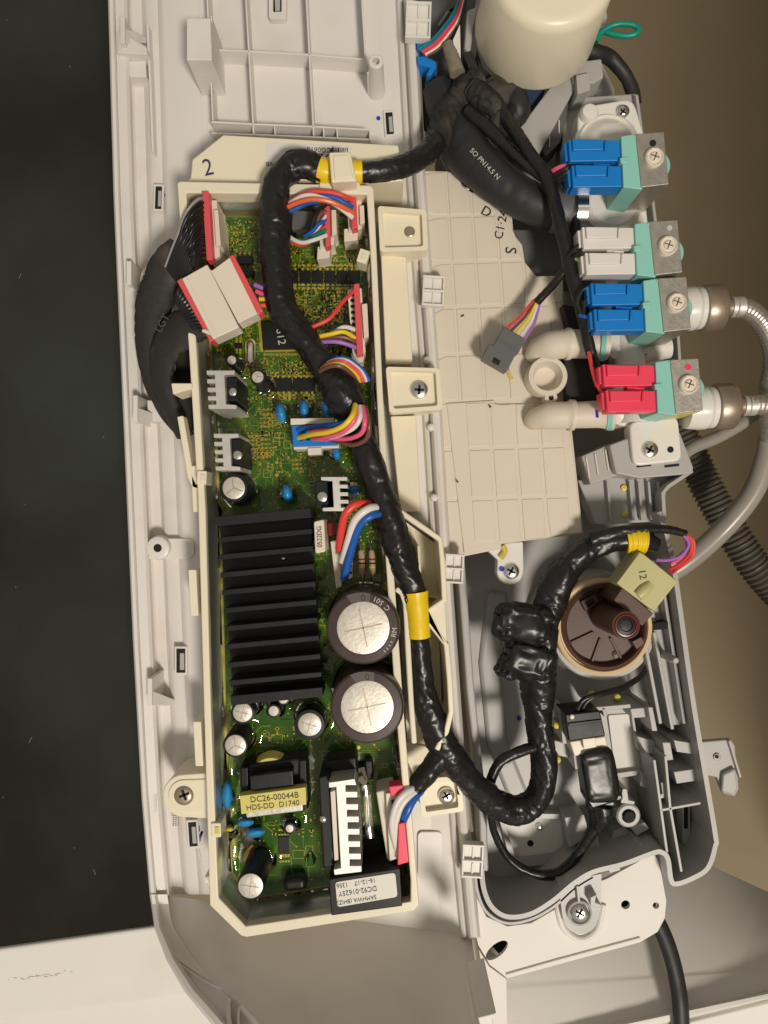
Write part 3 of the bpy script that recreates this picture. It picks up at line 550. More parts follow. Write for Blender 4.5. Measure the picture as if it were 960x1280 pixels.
vtools['knob_groove'] = MB(True).rbox(0, 0, 10, 1.2, 20, 3, 6.5).rbox(0, 0, 10, 1.2, 110, 3, 6.5)
def conn(x0, y0): return MB(True).prism(q_([(x0, y0), (x0+66, y0+1), (x0+67, y0+27), (x0+2, y0+28)]), -30, -6).prism(q_([(x0+4, y0+1.5), (x0+42, y0+2), (x0+43, y0+15), (x0+5, y0+16)]), -8, -2).prism(q_([(x0-4, y0+2), (x0+2, y0+2), (x0+4, y0+24), (x0-2, y0+24)]), -34, -12).rbox((x0+46)*VK, (y0+9)*VK, 2.4, 12, 3, -7, -3)
vtools['connector'] = conn(-105, -27); vtools['connector_b'] = conn(-101, 5.5)
vtools['bridge'] = MB(True).prism(q_([(-72, 0), (-50, 1), (-49, 7), (-71, 6)]), -28, -12)
vtools['terminal'] = MB(True).prism(q_([(-42, -1), (-32, -3), (-31, 5), (-41, 6)]), -20, 0)
vmesh = {}
for k_, mm in (('coil', 'teal'), ('bracket', 'steel'), ('knob', 'ivory'), ('knob_groove', 'corr'), ('connector', 'blue'), ('connector_b', 'blue'), ('bridge', 'blue'), ('terminal', 'teal')): vmesh[k_] = vtools[k_].mesh(k_.replace('_b', ''), mm)
GROUP = 'solenoid valves in a column'
def make_valve(label, x, y):
    r = thing('water_valve', label, 'valve', P(x, y, VZ)-Vector((0, 0, 84*U)), GROUP)
    for k_ in ('coil', 'bracket', 'knob', 'connector', 'connector_b', 'bridge', 'terminal'):
        o = bpy.data.objects.new(k_.replace('_b', ''), vmesh[k_]); SC.collection.objects.link(o); o.parent = r; o.location = (0, 0, 84*U); ORG[o] = ORG[r]
        bv = o.modifiers.new('edge', 'BEVEL'); bv.width = 1.1*U; bv.segments = 2; bv.limit_method = 'ANGLE'; bv.harden_normals = True
        if k_ == 'bracket': bv.width = .6*U
        if k_ == 'knob':
            g = bpy.data.objects.new('knob_groove', vmesh['knob_groove']); SC.collection.objects.link(g); g.parent = o
    return r
def copy_valve(src, label, x, y, mm):
    r = src.copy(); SC.collection.objects.link(r); r.location = P(x, y, VZ)-Vector((0, 0, 84*U)); r['label'] = label; ORG[r] = Vector(r.location)
    for ch in list(src.children):
        c = ch.copy(); SC.collection.objects.link(c); c.parent = r; ORG[c] = ORG[r]
        if mm and ch.name.split('.')[0] in ('connector', 'bridge'): c.material_slots[0].link = 'OBJECT'; c.material_slots[0].material = M[mm]
        for g in ch.children: d = g.copy(); SC.collection.objects.link(d); d.parent = c
    return r
v1 = make_valve('topmost water valve with blue connectors and black dot on its steel bracket', 817, 198)
v2 = copy_valve(v1, 'water valve with white connectors below the topmost blue one', 834, 308, 'white')
v3 = copy_valve(v1, 'water valve with blue connectors between the white one and the red one', 845, 379, None)
v4 = copy_valve(v1, 'lowest water valve with red connectors, red dot and yellow label', 860, 481, 'red')
for v, x, y, mm, r in ((v1, 816, 179, 'hole', 4.2), (v2, 837, 285, 'wink', 3.4), (v4, 860, 459, 'red', 4)): MB().lathe(x, y, VZ, [(r, VZ-1), (r, VZ+.5), (r*.5, VZ+.6)], 16).build('paint_dot', mm, v)
b = MB(True); b.prism([(0, 0), (1, 0), (1, 1), (0, 1)], 0, 1)
b = MB(); 
def sideplate(v, kx, ky, u0, u1, z0, z1, mm, name):
    # lies on the bracket's long side wall
    m = MB(True); f = lambda u: (-15+34*u)*VK; g = lambda u: (36.2-4*u)*VK
    for du, dv in ((0, 0),): m.prism([(f(u0), g(u0)-.2), (f(u1), g(u1)-.2), (f(u1), g(u1)+.5), (f(u0), g(u0)+.5)], z0, z1)
    o = bpy.data.objects.new(name, m.mesh(name, mm)); SC.collection.objects.link(o); o.parent = v; o.location = (0, 0, 84*U); return o
sideplate(v4, 0, 0, .03, .97, -70, -8, 'ylabel', 'side_label')
# inlets and hoses
for v, x, y, mm in ((v3, 862, 386, 'clear'), (v4, 876, 510, 'clear')):
    o = MB().lathe(x, y, 0, [(25, -20), (27, -4), (27, 4), (24, 6), (26, 8), (26, 14)], 32, axis=(1, -.05, 0)).build('inlet_collar', 'clear', v)
def hose(label, x, y, pts):
    h = thing('braided_hose', label, 'hose', P(x+20, y, -40), 'braided inlet hoses')
    n = MB(); n.lathe(x, y, 0, [(24, -1), (28, 0), (29, 3), (29, 22), (27, 25), (24, 26), (12, 27), (11, 30), (11, 38), (9, 39)], 20, axis=(1, -.05, 0)); n.build('hose_nut', 'nut', h, 1)
    n = MB(); n.lathe(x+36, y-2, 0, [(10, 0), (13, 1), (13, 6), (12, 7), (13, 8), (13, 16), (11, 17)], 24, axis=(1, -.02, 0)); n.build('ferrule', 'alu', h)
    MB().tube(pts, 12.5, 54, step=.9, weave=.035).build('hose_body', 'braid', h, ang=80); return h
hose('steel braided hose curving down from the blue valve inlet', 876, 386, [(918, 384, 0), (935, 387, -2), (952, 402, -10), (964, 428, -20), (967, 455, -30), (962, 482, -45), (962, 505, -60), (963, 535, -78), (959, 566, -95)])
hz_ = [o for o in bpy.data.objects if o.name == 'braided_hose'][0]; MB().tube([(961, 548, -85), (957, 572, -98), (941, 615, -120), (905, 660, -140), (855, 704, -150), (800, 735, -160)], 13, 24, step=2).build('hose_sleeve', 'tube', hz_)
hose('steel braided hose leaving the red valve towards the right', 891, 509, [(934, 506, 0), (955, 506, 0), (980, 510, -6), (1030, 530, -20)])
o = MB().tube([(838, 520, -260), (862, 565, -250), (888, 618, -240), (918, 670, -230), (950, 716, -225), (1000, 770, -225)], 19, 22, step=1.4, ridge=.09, rp=8).build('drain_hose', 'corr', None); tag(lone(o, P(900, 640, -260)), 'dark grey corrugated drain hose behind the braided hose', 'drain hose')
o = MB().tube([(830, 590, -110), (862, 562, -110), (900, 545, -110), (940, 520, -110), (985, 480, -120)], 8, 16).build('vinyl_tube', 'tube', None); tag(lone(o, P(890, 550, -120)), 'grey vinyl tube passing behind the lower hose nut', 'tube')
# black rubber hose
rh = thing('rubber_hose', 'thick black rubber hose with white print ending in a metal ring at the valve body', 'hose', P(630, 230, -30))
MB().tube([(548, 110, -30, 20), (562, 150, -22, 25), (580, 185, -14, 29), (606, 213, -10, 27), (645, 243, -8, 25), (685, 262, -8, 24), (716, 266, -8, 23)], 25, 32, step=3, wr=.03).build('hose_body', 'rubber', rh)
MB().lathe(690, 263, -8, [(26, 0), (27, 2), (27, 20), (26, 22)], 32, axis=(1, .1, 0)).build('hose_clamp', 'darkgrey', rh); MB().lathe(716, 266, -8, [(23, 0), (25, 1), (25, 14), (22, 15)], 32, axis=(1, .05, 0)).build('metal_ring', 'silver', rh); MB().lathe(701, 275, 18, [(3.4, 15), (3.2, 19), (1.8, 19.2)], 14).build('clamp_rivet', 'steel', rh)
text('SO PN14.5 N', 606, 205, 19.5, 9, 46, 'wink', rh)
# white cylinder with its green loop
nf = MB().lathe(668, 40, 0, [(70, 0), (74, 2), (75, 6), (72.5, 60), (70.5, 106), (68, 114), (63, 118), (56, 119.5), (20, 120)], 64).build('round_canister', 'cream', None, ang=60); tag(lone(nf, P(668, 40, -2)), 'smooth cream round plastic canister at the top', 'canister')
gl = MB().tube([(745, 52, -4), (752, 40, -2), (768, 31, 0), (785, 30, 2), (797, 34, 2), (797, 41, 2), (785, 45, 0), (768, 43, -2), (752, 39, -5), (742, 44, -6)], 3.6, 12).build('wire_loop', 'sgreen', None); tag(lone(gl, P(770, 38, -8)), 'green insulated wire loop beside the cream canister', 'wire')
bc_ = MB().tube([(730, 62, -36, 10), (745, 66, -40, 10), (762, 72, -50, 9), (780, 92, -60, 8.5), (790, 112, -64, 8.5), (794, 130, -66, 8)], 9, 18, wr=.05).build('power_cable', 'rubber', None); tag(lone(bc_, P(765, 80, -60)), 'black cable curving out from behind the canister above the topmost valve', 'cable')
cord = MB().tube([(815, 1140, -110), (828, 1165, -105), (838, 1192, -100), (846, 1225, -94), (851, 1262, -86), (853, 1330, -80)], 10.5, 20, flat=.8).build('appliance_cable', 'rubber', None); tag(lone(cord, P(840, 1220, -110)), 'flat black cord hanging out from under the white metal plate', 'cord')
# foam pads
for pts, z, lab in (([(703, 380), (734, 385), (738, 412), (711, 412)], -8, 'small black foam pad above the upper beige outlet pipe'), ([(705, 442), (760, 440), (768, 498), (708, 506)], -14, 'large black foam pad between the two beige outlet pipes')):
    o = MB().prism(pts, -30, z).build('foam_pad', 'foam', None, 2); tag(lone(o, P(pts[0][0]+20, pts[0][1]+20, -30)), lab, 'foam pad', 'black foam pads')

# ---------------------------------------------------------------- pressure sensor
ps = thing('pressure_sensor', 'round brown pressure sensor in a cream ring with pale yellow plug', 'sensor', P(755, 785, -130))
MB().lathe(754, 784, -62, [(70, -130), (68, -66), (66, -62), (60, -62), (60, -70)], 48).build('holder_ring', 'grey', ps)
MB().lathe(755, 784, -46, [(60, -80), (61.5, -56), (61, -48), (59, -46), (56, -47), (54, -53), (52, -53), (52, -80)], 56, ring=True).build('cream_rim', 'ring', ps)
bd = MB().lathe(756, 784, -50, [(54, -80), (54, -50), (50, -48), (47, -52), (46, -59), (10, -59)], 48).build('sensor_body', 'brown', ps)
for a in (155, 110, 62, 20): t = math.radians(a); MB().bar(756+15*math.cos(t), 784+15*math.sin(t), 756+46*math.cos(t), 784+46*math.sin(t), 3, -62, -55.5).build('body_fin', 'brown', bd, .6)
nz = MB().lathe(783, 782, 34, [(20, -66), (19.5, -30), (17.5, 33), (15, 34), (13.5, 30)], 32).build('nozzle', 'brown', ps); MB().lathe(783, 782, 34, [(14.2, 31), (14, 34.4), (12.5, 34.6), (12, 32)], 28).build('nozzle_ring', 'redbody', nz); MB().lathe(783, 782, 34, [(12.2, 30), (12, 33.4), (8, 34.2), (7, 32.6), (2, 33)], 24).build('nozzle_bore', 'black', nz)
MB().prism(rquad((778, 734), (817, 767), (803, 783), (767, 750), 2), -60, 14).build('plug_guard', 'brown', ps, 1.5); MB().prism([(726, 752), (744, 742), (750, 752), (732, 764)], -66, -50, [[(732, 753), (740, 748), (744, 753), (736, 759)][::-1]]).build('body_catch', 'brown', bd, .8); MB().prism([(790, 802), (802, 796), (806, 804), (796, 812)], -66, -40).build('body_catch', 'brown', bd, .8); MB().lathe(770, 818, -60, [(6, -66), (5.6, -58), (3, -57)], 16).build('body_pip', 'brown', bd)
o = MB().prism(rquad((803, 691), (846, 726), (814, 762), (773, 731), 2), -20, 18).build('plug', 'pale', ps, 2); MB().prism([(800, 690), (806, 694), (776, 733), (771, 729)], -20, 22).build('plug_rib', 'pale', o, 1); MB().prism([(842, 722), (848, 726), (818, 764), (813, 760)], -20, 16).build('plug_rib', 'pale', o, 1); MB().tube([(797, 745, 18, 7), (805, 738, 18, 8), (812, 730, 16, 6)], 7, 16).build('plug_latch', 'pale', o); text('12', 803, 718, 18.6, 13, 80, 'ink', o)
# ---------------------------------------------------------------- tray and circuit board
def drop(pts, z1, z0): q = kz(z1)/kz(z0); return [(480+(x-480)*q, 640+(y-640)*q) for x, y in pts]
OUT = [(221, 229), (224, 226), (463, 231), (467, 235), (471, 320), (478, 480), (487, 640), (504, 880), (524, 1132), (518, 1139), (308, 1172), (301, 1170), (262, 1132), (255, 900), (247, 620), (236, 440)]
INN = [(233, 241), (458, 243), (463, 320), (470, 480), (478, 640), (494, 880), (513, 1100), (513, 1127), (307, 1158), (273, 1122), (264, 900), (257, 640), (247, 460)]
tray = thing('circuit_tray', 'cream plastic tray that holds the green circuit board under the black harness', 'tray', P(370, 690, -36))
b = MB(); b.prism(OUT, -12, 58, [INN[::-1]]); b.build('tray_wall', 'cream', tray, 2)
FL = drop(INN, 58, -9); b = MB(); b.prism([(480+(x-480)*1.01, 690+(y-690)*1.004) for x, y in FL], -13, -9); b.build('tray_floor', 'cream', tray)
b = MB(); b.prism([(238, 222), (240, 199), (279, 168), (498, 181), (505, 226), (462, 229), (230, 229)], -36, 36); lp = b.build('label_plate', 'cream', tray, 2)
lb = MB().prism([(333, 178), (440, 182), (438, 222), (331, 217)], 36, 36.6).build('paper_label', 'label', tray)
text('DC92-016', 402, 197, 37, 17, 182, 'ink', lb); text('JCG0616', 400, 187, 37, 9, 182, 'ink', lb); text('I ZHIB', 343, 205, 37, 8, 182, 'ink', lb)
for i in range(12): MB().rbox(410+i*2.2, 187, random.uniform(.6, 1.5), 5, 2, 36, 37).build('barcode_bar', 'ink', lb)
text('2', 260, 210, 36.6, 30, -12, 'pen', tray, sx=.9)
b = MB(); wn = len(INN); rows2 = [[], [], []]
F58 = [(480+(x-480)/kz(58)*1, 640+(y-640)/kz(58)*1) for x, y in INN]
for i in range(wn):
    (ax_, ay_), (bx_, by_) = INN[i], INN[(i+1) % wn]; n_ = max(2, int(math.hypot(bx_-ax_, by_-ay_)/6))
    for j in range(n_):
        x, y = ax_+(bx_-ax_)*j/n_, ay_+(by_-ay_)*j/n_; cx_, cy_ = 368, 695; x_, y_ = x+(cx_-x)*.006+(1 if x < cx_ else -1)*.3, y+(cy_-y)*.0025
        top = (34 if y < 260 else 52 if y < 1095 else 46)+5*noise.noise(Vector((x*.03, y*.03, 2)))
        for r_, z in zip(rows2, (-9, top*.6, top)):
            q = P(x_, y_, 58); r_.append((q.x, q.y, z*U))
b.v = [Vector(q) for r_ in rows2 for q in r_]; m_ = len(rows2[0])
for k in range(2):
    for i in range(m_): b.f.append((k*m_+i, k*m_+(i+1) % m_, (k+1)*m_+(i+1) % m_, (k+1)*m_+i))
b.build('resin_film', 'resinfilm', tray)
# right hand mounting tabs
def tab(a, b_, c, d, hole, r, fr=6, z=14):
    m = MB(); out = rquad(a, b_, c, d, 5); m.prism(out, -36, z-3); t = m.build('mounting_tab', 'cream', tray, 1.5)
    cx, cy = sum(q[0] for q in (a, b_, c, d))/4, sum(q[1] for q in (a, b_, c, d))/4
    w = abs(b_[0]-a[0]); h = abs(d[1]-a[1]); inn = rquad(*[(cx+(x-cx)*(1-2*fr/w), cy+(y-cy)*(1-2*fr/h)) for x, y in (a, b_, c, d)], 3)
    m = MB(); m.prism([(480+(x-480)*1.002, y) for x, y in out], z-4, z+6, [inn[::-1]]); m.build('tab_rim', 'cream', t, 1.2); return t
t = tab((472, 257), (533, 262), (535, 313), (475, 315), None, 0)
MB().lathe(512, 290, 11, [(7, 9), (6.6, 12.4), (5.4, 13), (4.6, 12), (1, 12)], 24).build('tab_hole', 'nut', t)
t = tab((482, 458), (550, 460), (553, 512), (487, 517), None, 0); screw(524, 487, 13, 11.5, t, 'silver')
t = tab((522, 974), (575, 970), (580, 1014), (527, 1022), None, 0, z=4); screw(558, 995, 4, 10.5, t, 'silver')
b = MB(); b.prism([(476, 318), (508, 320), (516, 455), (482, 455)], -36, -6); b.prism([(488, 520), (520, 519), (526, 640), (500, 640)], -36, -6); b.build('flat_flange', 'cream', tray, 2)
b = MB(); b.prism([(496, 925), (548, 936), (548, 972), (520, 976)], -36, -12); b.build('flat_flange', 'cream', tray, 2)
# wire guide
b = MB(); b.wallline([(492, 634), (550, 674), (553, 700), (556, 752)], 7, -30, 58); b.wallline([(556, 750), (536, 764), (531, 772), (558, 806)], 6, -30, 57); b.wallline([(558, 804), (562, 850), (564, 890), (558, 915), (546, 938)], 7, -30, 56); b.build('wire_guide', 'cream', tray, 2)
b = MB(); b.prism([(531, 770), (537, 764), (556, 752), (559, 803)], -30, 55); b.build('wire_guide', 'cream', tray, 1)
b = MB(); b.wallline([(495, 736), (503, 742), (507, 755), (514, 880), (518, 930)], 7, -30, 60); b.build('wire_guide', 'cream', tray, 2)
b = MB(); b.prism([(490, 640), (545, 680), (552, 880), (540, 940), (510, 940)], -34, -16); b.build('guide_floor', 'cream', tray)
b = MB(); b.wallline([(523, 682), (527, 745), (553, 748)], 3, -20, 26); b.build('guide_rib', 'cream', tray, .8)
# upper cable post
b = MB(); b.prism([(411, 190), (438, 189), (446, 226), (414, 228)], -20, 84); cp = b.build('cable_post', 'cream', tray, 2)
MB().prism([(416, 194), (435, 193), (441, 221), (418, 223)], 84, 86).build('post_pad', 'cream', cp, 1)
MB().prism([(399, 228), (449, 227), (452, 236), (399, 236)], 40, 61).build('post_foot', 'cream', cp, 1.5)
# left screw boss
m = MB(); m.prism([(262, 966)]+[(230+27*math.cos(math.radians(a)), 995+27*math.sin(math.radians(a))) for a in range(270, 89, -15)]+[(264, 1024)], -38, 30); t = m.build('screw_boss', 'cream', tray, 2)
MB().prism([(262, 974)]+[(230+20*math.cos(math.radians(a)), 995+20*math.sin(math.radians(a))) for a in range(270, 89, -15)]+[(263, 1016)], 29, 32).build('boss_pad', 'cream', t, 1)
screw(230, 994, 31, 13, t, 'nut')
MB().lathe(197, 350, 8, [(23, -38), (22, 8), (20, 10), (16, 10), (15, 4), (3, 2)], 36).build('screw_boss', 'cream', tray)
# left rails and latches
b = MB(); b.wallline([(225, 520), (232, 560), (238, 596), (243, 607), (252, 609)], 8, 20, 40); b.build('side_rail', 'cream', tray, 1.5)
for y0, y1, x in ((582, 640, 244), (712, 770, 241), (902, 958, 247)): MB().prism([(x-6, y0), (x+4, y0), (x+7, y1), (x-3, y1)], -10, 40).build('side_rib', 'cream', tray, 1.2)
MB().prism([(214, 479), (240, 479), (240, 486), (216, 493)], 20, 62).build('side_hook', 'cream', tray, 1)
for x, y, w, h, a, mm in ((454, 320, 13, 17, 18, 'ivory'), (252, 597, 12, 17, 2, 'ivory'), (270, 1038, 12, 18, -2, 'glue'), (258, 1100, 5, 8, 0, 'cream')):
    l = MB().rbox(x, y, w, h, a, 30, 61).build('latch', 'cream', tray, 1); MB().rbox(x+1, y, w*.5, h*.5, a, 60, 62).build('latch_window', mm, l, .5)

# ---------------------------------------------------------------- circuit board
board = thing('circuit_board', 'green circuit board with black heat sink and two large brown capacitors, potted in clear resin', 'circuit board', P(370, 690, -8))
IN0 = drop(INN, 58, 0); bc = (sum(q[0] for q in IN0)/len(IN0), sum(q[1] for q in IN0)/len(IN0))
def inset(pts, d):
    out = []; n = len(pts)
    for i in range(n):
        a, p, c = Vector(pts[i-1]), Vector(pts[i]), Vector(pts[(i+1) % n]); u = (p-a).normalized(); w = (c-p).normalized(); nn = Vector((-u.y-w.y, u.x+w.x)).normalized()
        out.append(tuple(p+nn*d/max(.4, nn.dot(Vector((-u.y, u.x))))))
    return out
BRD = inset(IN0, 6)
MB().prism(BRD, -5, 0).build('board', 'pcb', board)
def inside(x, y, poly):
    r = False; n = len(poly)
    for i in range(n):
        (x0, y0), (x1, y1) = poly[i-1], poly[i]
        if (y0 > y) != (y1 > y) and x < (x1-x0)*(y-y0)/(y1-y0)+x0: r = not r
    return r
def edist(x, y, poly):
    d = 1e9
    for i in range(len(poly)):
        (x0, y0), (x1, y1) = poly[i-1], poly[i]; l2 = (x1-x0)**2+(y1-y0)**2; t = max(0, min(1, ((x-x0)*(x1-x0)+(y-y0)*(y1-y0))/l2)); d = min(d, math.hypot(x-x0-t*(x1-x0), y-y0-t*(y1-y0)))
    return d
# ---- traces, pads and tiny parts
rt = random.Random(11); tr = MB(); pd = MB(); sm = MB(); sd = MB(); sk = MB(); dirs = [(1, 0), (.7, .7), (0, 1), (-.7, .7), (-1, 0), (-.7, -.7), (0, -1), (.7, -.7)]
sa = math.radians(-3.3)
def rot(x, y): return x*math.cos(sa)-y*math.sin(sa), x*math.sin(sa)+y*math.cos(sa)
BI = inset(IN0, 10)
def rpt():
    while 1:
        x, y = rt.uniform(240, 520), rt.uniform(255, 1130)
        if inside(x, y, BI): return x, y
for i in range(1500):
    x, y = rpt(); 
    if i < 900: y = 255+abs(rt.gauss(0, .42))*400; x = rt.uniform(255, 468)
    elif i < 1200: x, y = rt.gauss(415, 28), rt.gauss(415, 40)
    if not inside(x, y, BI): continue
    d = rt.choice((0, 2, 2, 4, 6, 6)); w = rt.choice((.7, .7, .9, 1.4))
    for k in range(rt.randint(2, 5)):
        l = rt.uniform(5, 26); dx, dy = rot(*dirs[d]); nx, ny = x+dx*l, y+dy*l
        if not inside(nx, ny, BI): break
        tr.bar(x, y, nx, ny, w, 0, .35); x, y = nx, ny; d = (d+rt.choice((-1, 1))) % 8
    if inside(x, y, BI): pd.rbox(x, y, 1.8, 1.8, -3, 0, .6)
tr.build('copper_traces', 'trace', board, kind='stuff')
clusters = [(405, 395, 34, 26, 90), (350, 462, 40, 12, 50), (372, 500, 60, 4, 26), (300, 400, 26, 18, 26), (285, 300, 26, 16, 40), (318, 300, 10, 40, 24), (325, 555, 14, 16, 30), (372, 585, 30, 16, 26), (435, 570, 20, 30, 24),
            (300, 1020, 26, 40, 14), (345, 920, 40, 10, 22), (440, 330, 26, 8, 20), (415, 320, 50, 6, 18), (360, 1010, 20, 40, 20), (390, 365, 60, 5, 30), (345, 540, 16, 30, 26), (300, 570, 40, 20, 20), (465, 660, 10, 14, 12), (300, 350, 14, 26, 18), (420, 430, 30, 10, 26)]
for cx, cy, w, h, n in clusters:
    for i in range(n):
        x = cx+rt.uniform(-w, w); y = cy+rt.uniform(-h, h); x = round(x/5.2)*5.2+(y-640)*.05; y = round(y/4.4)*4.4
        if not inside(x, y, BI): continue
        a = -3+rt.choice((0, 90)); t = rt.random()
        if t < .5:
            dx, dy = rot(*((1, 0) if abs(a+3) < 1 else (0, 1))); (sm if t < .3 else sd).rbox(x, y, 2.4, 2.2, a, 0, 1.6)
            pd.rbox(x-dx*1.9, y-dy*1.9, 1.4, 2.4, a, 0, 1.4); pd.rbox(x+dx*1.9, y+dy*1.9, 1.4, 2.4, a, 0, 1.4)
        else: pd.rbox(x, y, rt.choice((1.4, 2.2, 3)), rt.choice((1.4, 1.8, 2.2)), a, 0, .7)
for x0, y0, nx, ny in ((313, 545, 5, 6), (327, 512, 3, 5), (368, 575, 2, 3), (434, 600, 2, 2)):
    for i in range(nx):
        for j in range(ny):
            x, y = x0+i*5.4+j*.3, y0+j*5.4-i*.3; sd.rbox(x, y, 3, 1.4, -3, 0, 1.2); pd.rbox(x-2, y, 1.2, 2.2, -3, 0, 1.2); pd.rbox(x+2, y, 1.2, 2.2, -3, 0, 1.2)
for i in range(110):
    x, y = rpt(); w, h = rt.choice(((7, 5), (5, 8), (12, 6), (9, 9), (14, 10))); 
    if not inside(x+w, y+h, BI): continue
    for q in ((x, y, x+w, y), (x+w, y, x+w, y+h), (x+w, y+h, x, y+h), (x, y+h, x, y)): sk.bar(*q, .6, 0, .5)
sk.build('silkscreen_outlines', 'w_lime', board, kind='stuff')
for y in (332, 356, 360, 470, 494, 498):
    for x in range(338 if y > 400 else 362, 448, 6): pd.rbox(x, y, 3, 2.2, 0, 0, .9)
for i in range(26):
    for j in range(2): pd.rbox(330+i*1.7, 395 if j else 443, .9, 3, 0, 0, .8)
for i in range(150):
    x, y = rpt(); pd.rbox(x, y, 1.5, 1.5, 42, 0, .6)
pd.build('solder_pads', 'gold', board, kind='stuff'); sm.build('surface_components', 'black', board, kind='stuff'); sd.build('surface_components', 'resistor', board, kind='stuff')
def arrow(x, y, s):
    MB().wallline([(x-5*s, y+12*s), (x-5*s, y), (x-9*s, y), (x, y-11*s), (x+9*s, y), (x+5*s, y), (x+5*s, y+12*s), (x-5*s, y+12*s)], 1.3, 0, .5).build('printed_arrow', 'trace', board)
arrow(271, 638, .9); arrow(388, 1072, .95)
for x, y, r in ((353, 312, 4), (346, 578, 2), (346, 594, 2.4), (448, 934, 2.5), (393, 580, 2), (404, 588, 2)): MB().lathe(x, y, 0, [(r, 0), (r, .8), (r*.4, .9)], 16).build('solder_pad', 'gold', board)
MEN = []   # where the resin creeps up
# ---- heat sink
hs = MB().prism([(274, 646), (388, 636), (403, 866), (292, 878)], 4, 24).build('heat_sink', 'anod', board, 1, label='black finned heat sink')
fy = [646, 669, 690.5, 713, 735, 757.5, 780, 802.5, 825.5, 848, 870]
for i, y in enumerate(fy):
    xl = 270.5+(y-650)*.082; xr = 388+(y-640)*.066; th = 12 if i in (0, 10) else 6.5
    MB().bar(xl, y+6, xr, y-5, th, 20, 64).build('fin', 'anod', hs, .8)
for x, y in ((354.5, 698), (361, 801), (316, 715)): MB().lathe(x, y, 26, [(3, 22), (3, 26.5), (1.5, 27.5)], 12).build('rivet', 'silver', hs)
# ---- capacitors
def can(cx, cy, r, rt_, z, name='electrolytic_capacitor', sleeve='black', cross=2, seg=36, label=None, stripe=None, a0=10):
    k = kz(z); c = P(cx, cy, z); bx, by = 480+c.x/U, 640-c.y/U
    MEN.append((bx, by, r*k))
    o = MB().lathe(cx, cy, z, [(r, 2), (r, z-5), (r*.985, z-2.2), (r*.93, z-.3), (rt_*1.03, z), (rt_*1.0, z-1)], seg).build(name, sleeve, board, label=label)
    d = MB().lathe(cx, cy, z, [(rt_*1.01, z-3), (rt_*1.0, z-.9), (rt_*.93, z-.5), (rt_*.4, z-.35), (rt_*.05, z-.3)], seg).build('vent_disc', 'disc', o)
    m = MB()
    if cross == 2:
        for a in (a0-20, a0+70): m.rbox(cx, cy, rt_*1.45, max(.6, rt_*.045), a, z-1, z+.05)
    elif cross == 3:
        for a in (90, 210, 330): t = math.radians(a+a0); m.bar(cx, cy, cx+rt_*.85*math.cos(t), cy+rt_*.85*math.sin(t), max(.5, rt_*.06), z-1, z+.05)
    if m.v: m.build('vent_groove', 'nut', d)
    return o
for cy_, cx_ in ((785, 454), (884, 459)):
    o = can(cx_, cy_, 46.5, 33, 84, sleeve='sleeve', label='large brown capacitor with silver top', a0=8)
    b = MB(); pts = [(cx_-2+q*math.cos(math.radians(a)), cy_+q*math.sin(math.radians(a))) for q, rng in ((33.6, range(-112, -71, 8)), (44.5, range(-76, -117, -8))) for a in rng]; b.prism(pts, 83, 84.6); b.build('polarity_mark', 'corr', o)
    text('0', cx_, cy_-38, 85, 12, 175, 'ink', o)
    if cy_ == 785:
        for ch, a in zip('105 C', (-68, -61, -54, -47, -40)): t = math.radians(a); text(ch, cx_+39*math.cos(t), cy_+39*math.sin(t), 84.6, 9, a+270, 'wink', o)
        for ch, a in zip('MR', (4, 13)): t = math.radians(a); text(ch, cx_+39.5*math.cos(t), cy_+39.5*math.sin(t), 84.6, 9, a-90, 'wink', o)
        for a in range(25, 48, 7): t = math.radians(a); text('-', cx_+39.5*math.cos(t), cy_+39.5*math.sin(t), 84.6, 12, a, 'wink', o)
for x, y, r, rt_, z, cr, nm in ((303, 891, 15, 12, 46, 2, 'tall'), (294, 932, 16, 13, 44, 3, 'tall'), (316, 880, 7.5, 5, 26, 0, 's'), (354, 874, 8, 6, 24, 0, 's'), (342, 889, 9, 6.5, 22, 0, 's'),
                                (387, 906, 20, 14.5, 40, 2, 'm'), (313, 1108, 17.5, 15.5, 74, 2, 'tall'), (292, 610, 18.5, 14, 52, 3, 'm'), (289.5, 450, 8, 5.6, 48, 0, 's'), (322, 471, 10, 7.4, 66, 3, 's'), (362, 1036, 8, 5, 20, 0, 's')):
    can(x, y, r, rt_, z, cross=cr, a0=random.uniform(0, 60), seg=28)
# ---- silver comb heat sinks with transistors
def comb(x0, x1, y0, y1, tx, flip, ny, z, zt, nm):
    # spine x0..x1, arms to tx on the transistor side, teeth to the other side
    b = MB(); sp = abs(x1-x0); t0 = x0-(10 if not flip else -10)*1.0
    W_ = (y1-y0)
    out = []
    th = W_/(2*ny-1)
    tooth = t0
    pts = [(tx, y0), (tx, y0+th*.9), (x1, y0+th*1.1), (x1, y1-th*1.1), (tx, y1-th*.9), (tx, y1)]
    side = []
    for i in range(ny-1, -1, -1):
        ya = y0+(2*i+1)*th; yb_ = y0+2*i*th
        side += [(tooth, min(ya, y1)), (tooth, yb_)]
        if i: side += [(x0, yb_), (x0, yb_-th)]
    b.prism([(x+(y-y0)*.055, y) for x, y in pts+side], 2, z)
    o = b.build('comb_heat_sink', 'alu', board, .6, label=nm)
    MEN.append(((x0+x1)/2*.9+48, (y0+y1)/2*.9+64, 14))
    return o
c1 = comb(268, 280, 463, 511, 293, False, 5, 84, 70, 'silver comb heat sink')
c2 = comb(277, 287, 542, 588, 298, False, 5, 78, 70, 'silver comb heat sink')
c3 = comb(424, 415, 596, 639, 401, True, 5, 78, 70, 'silver comb heat sink')
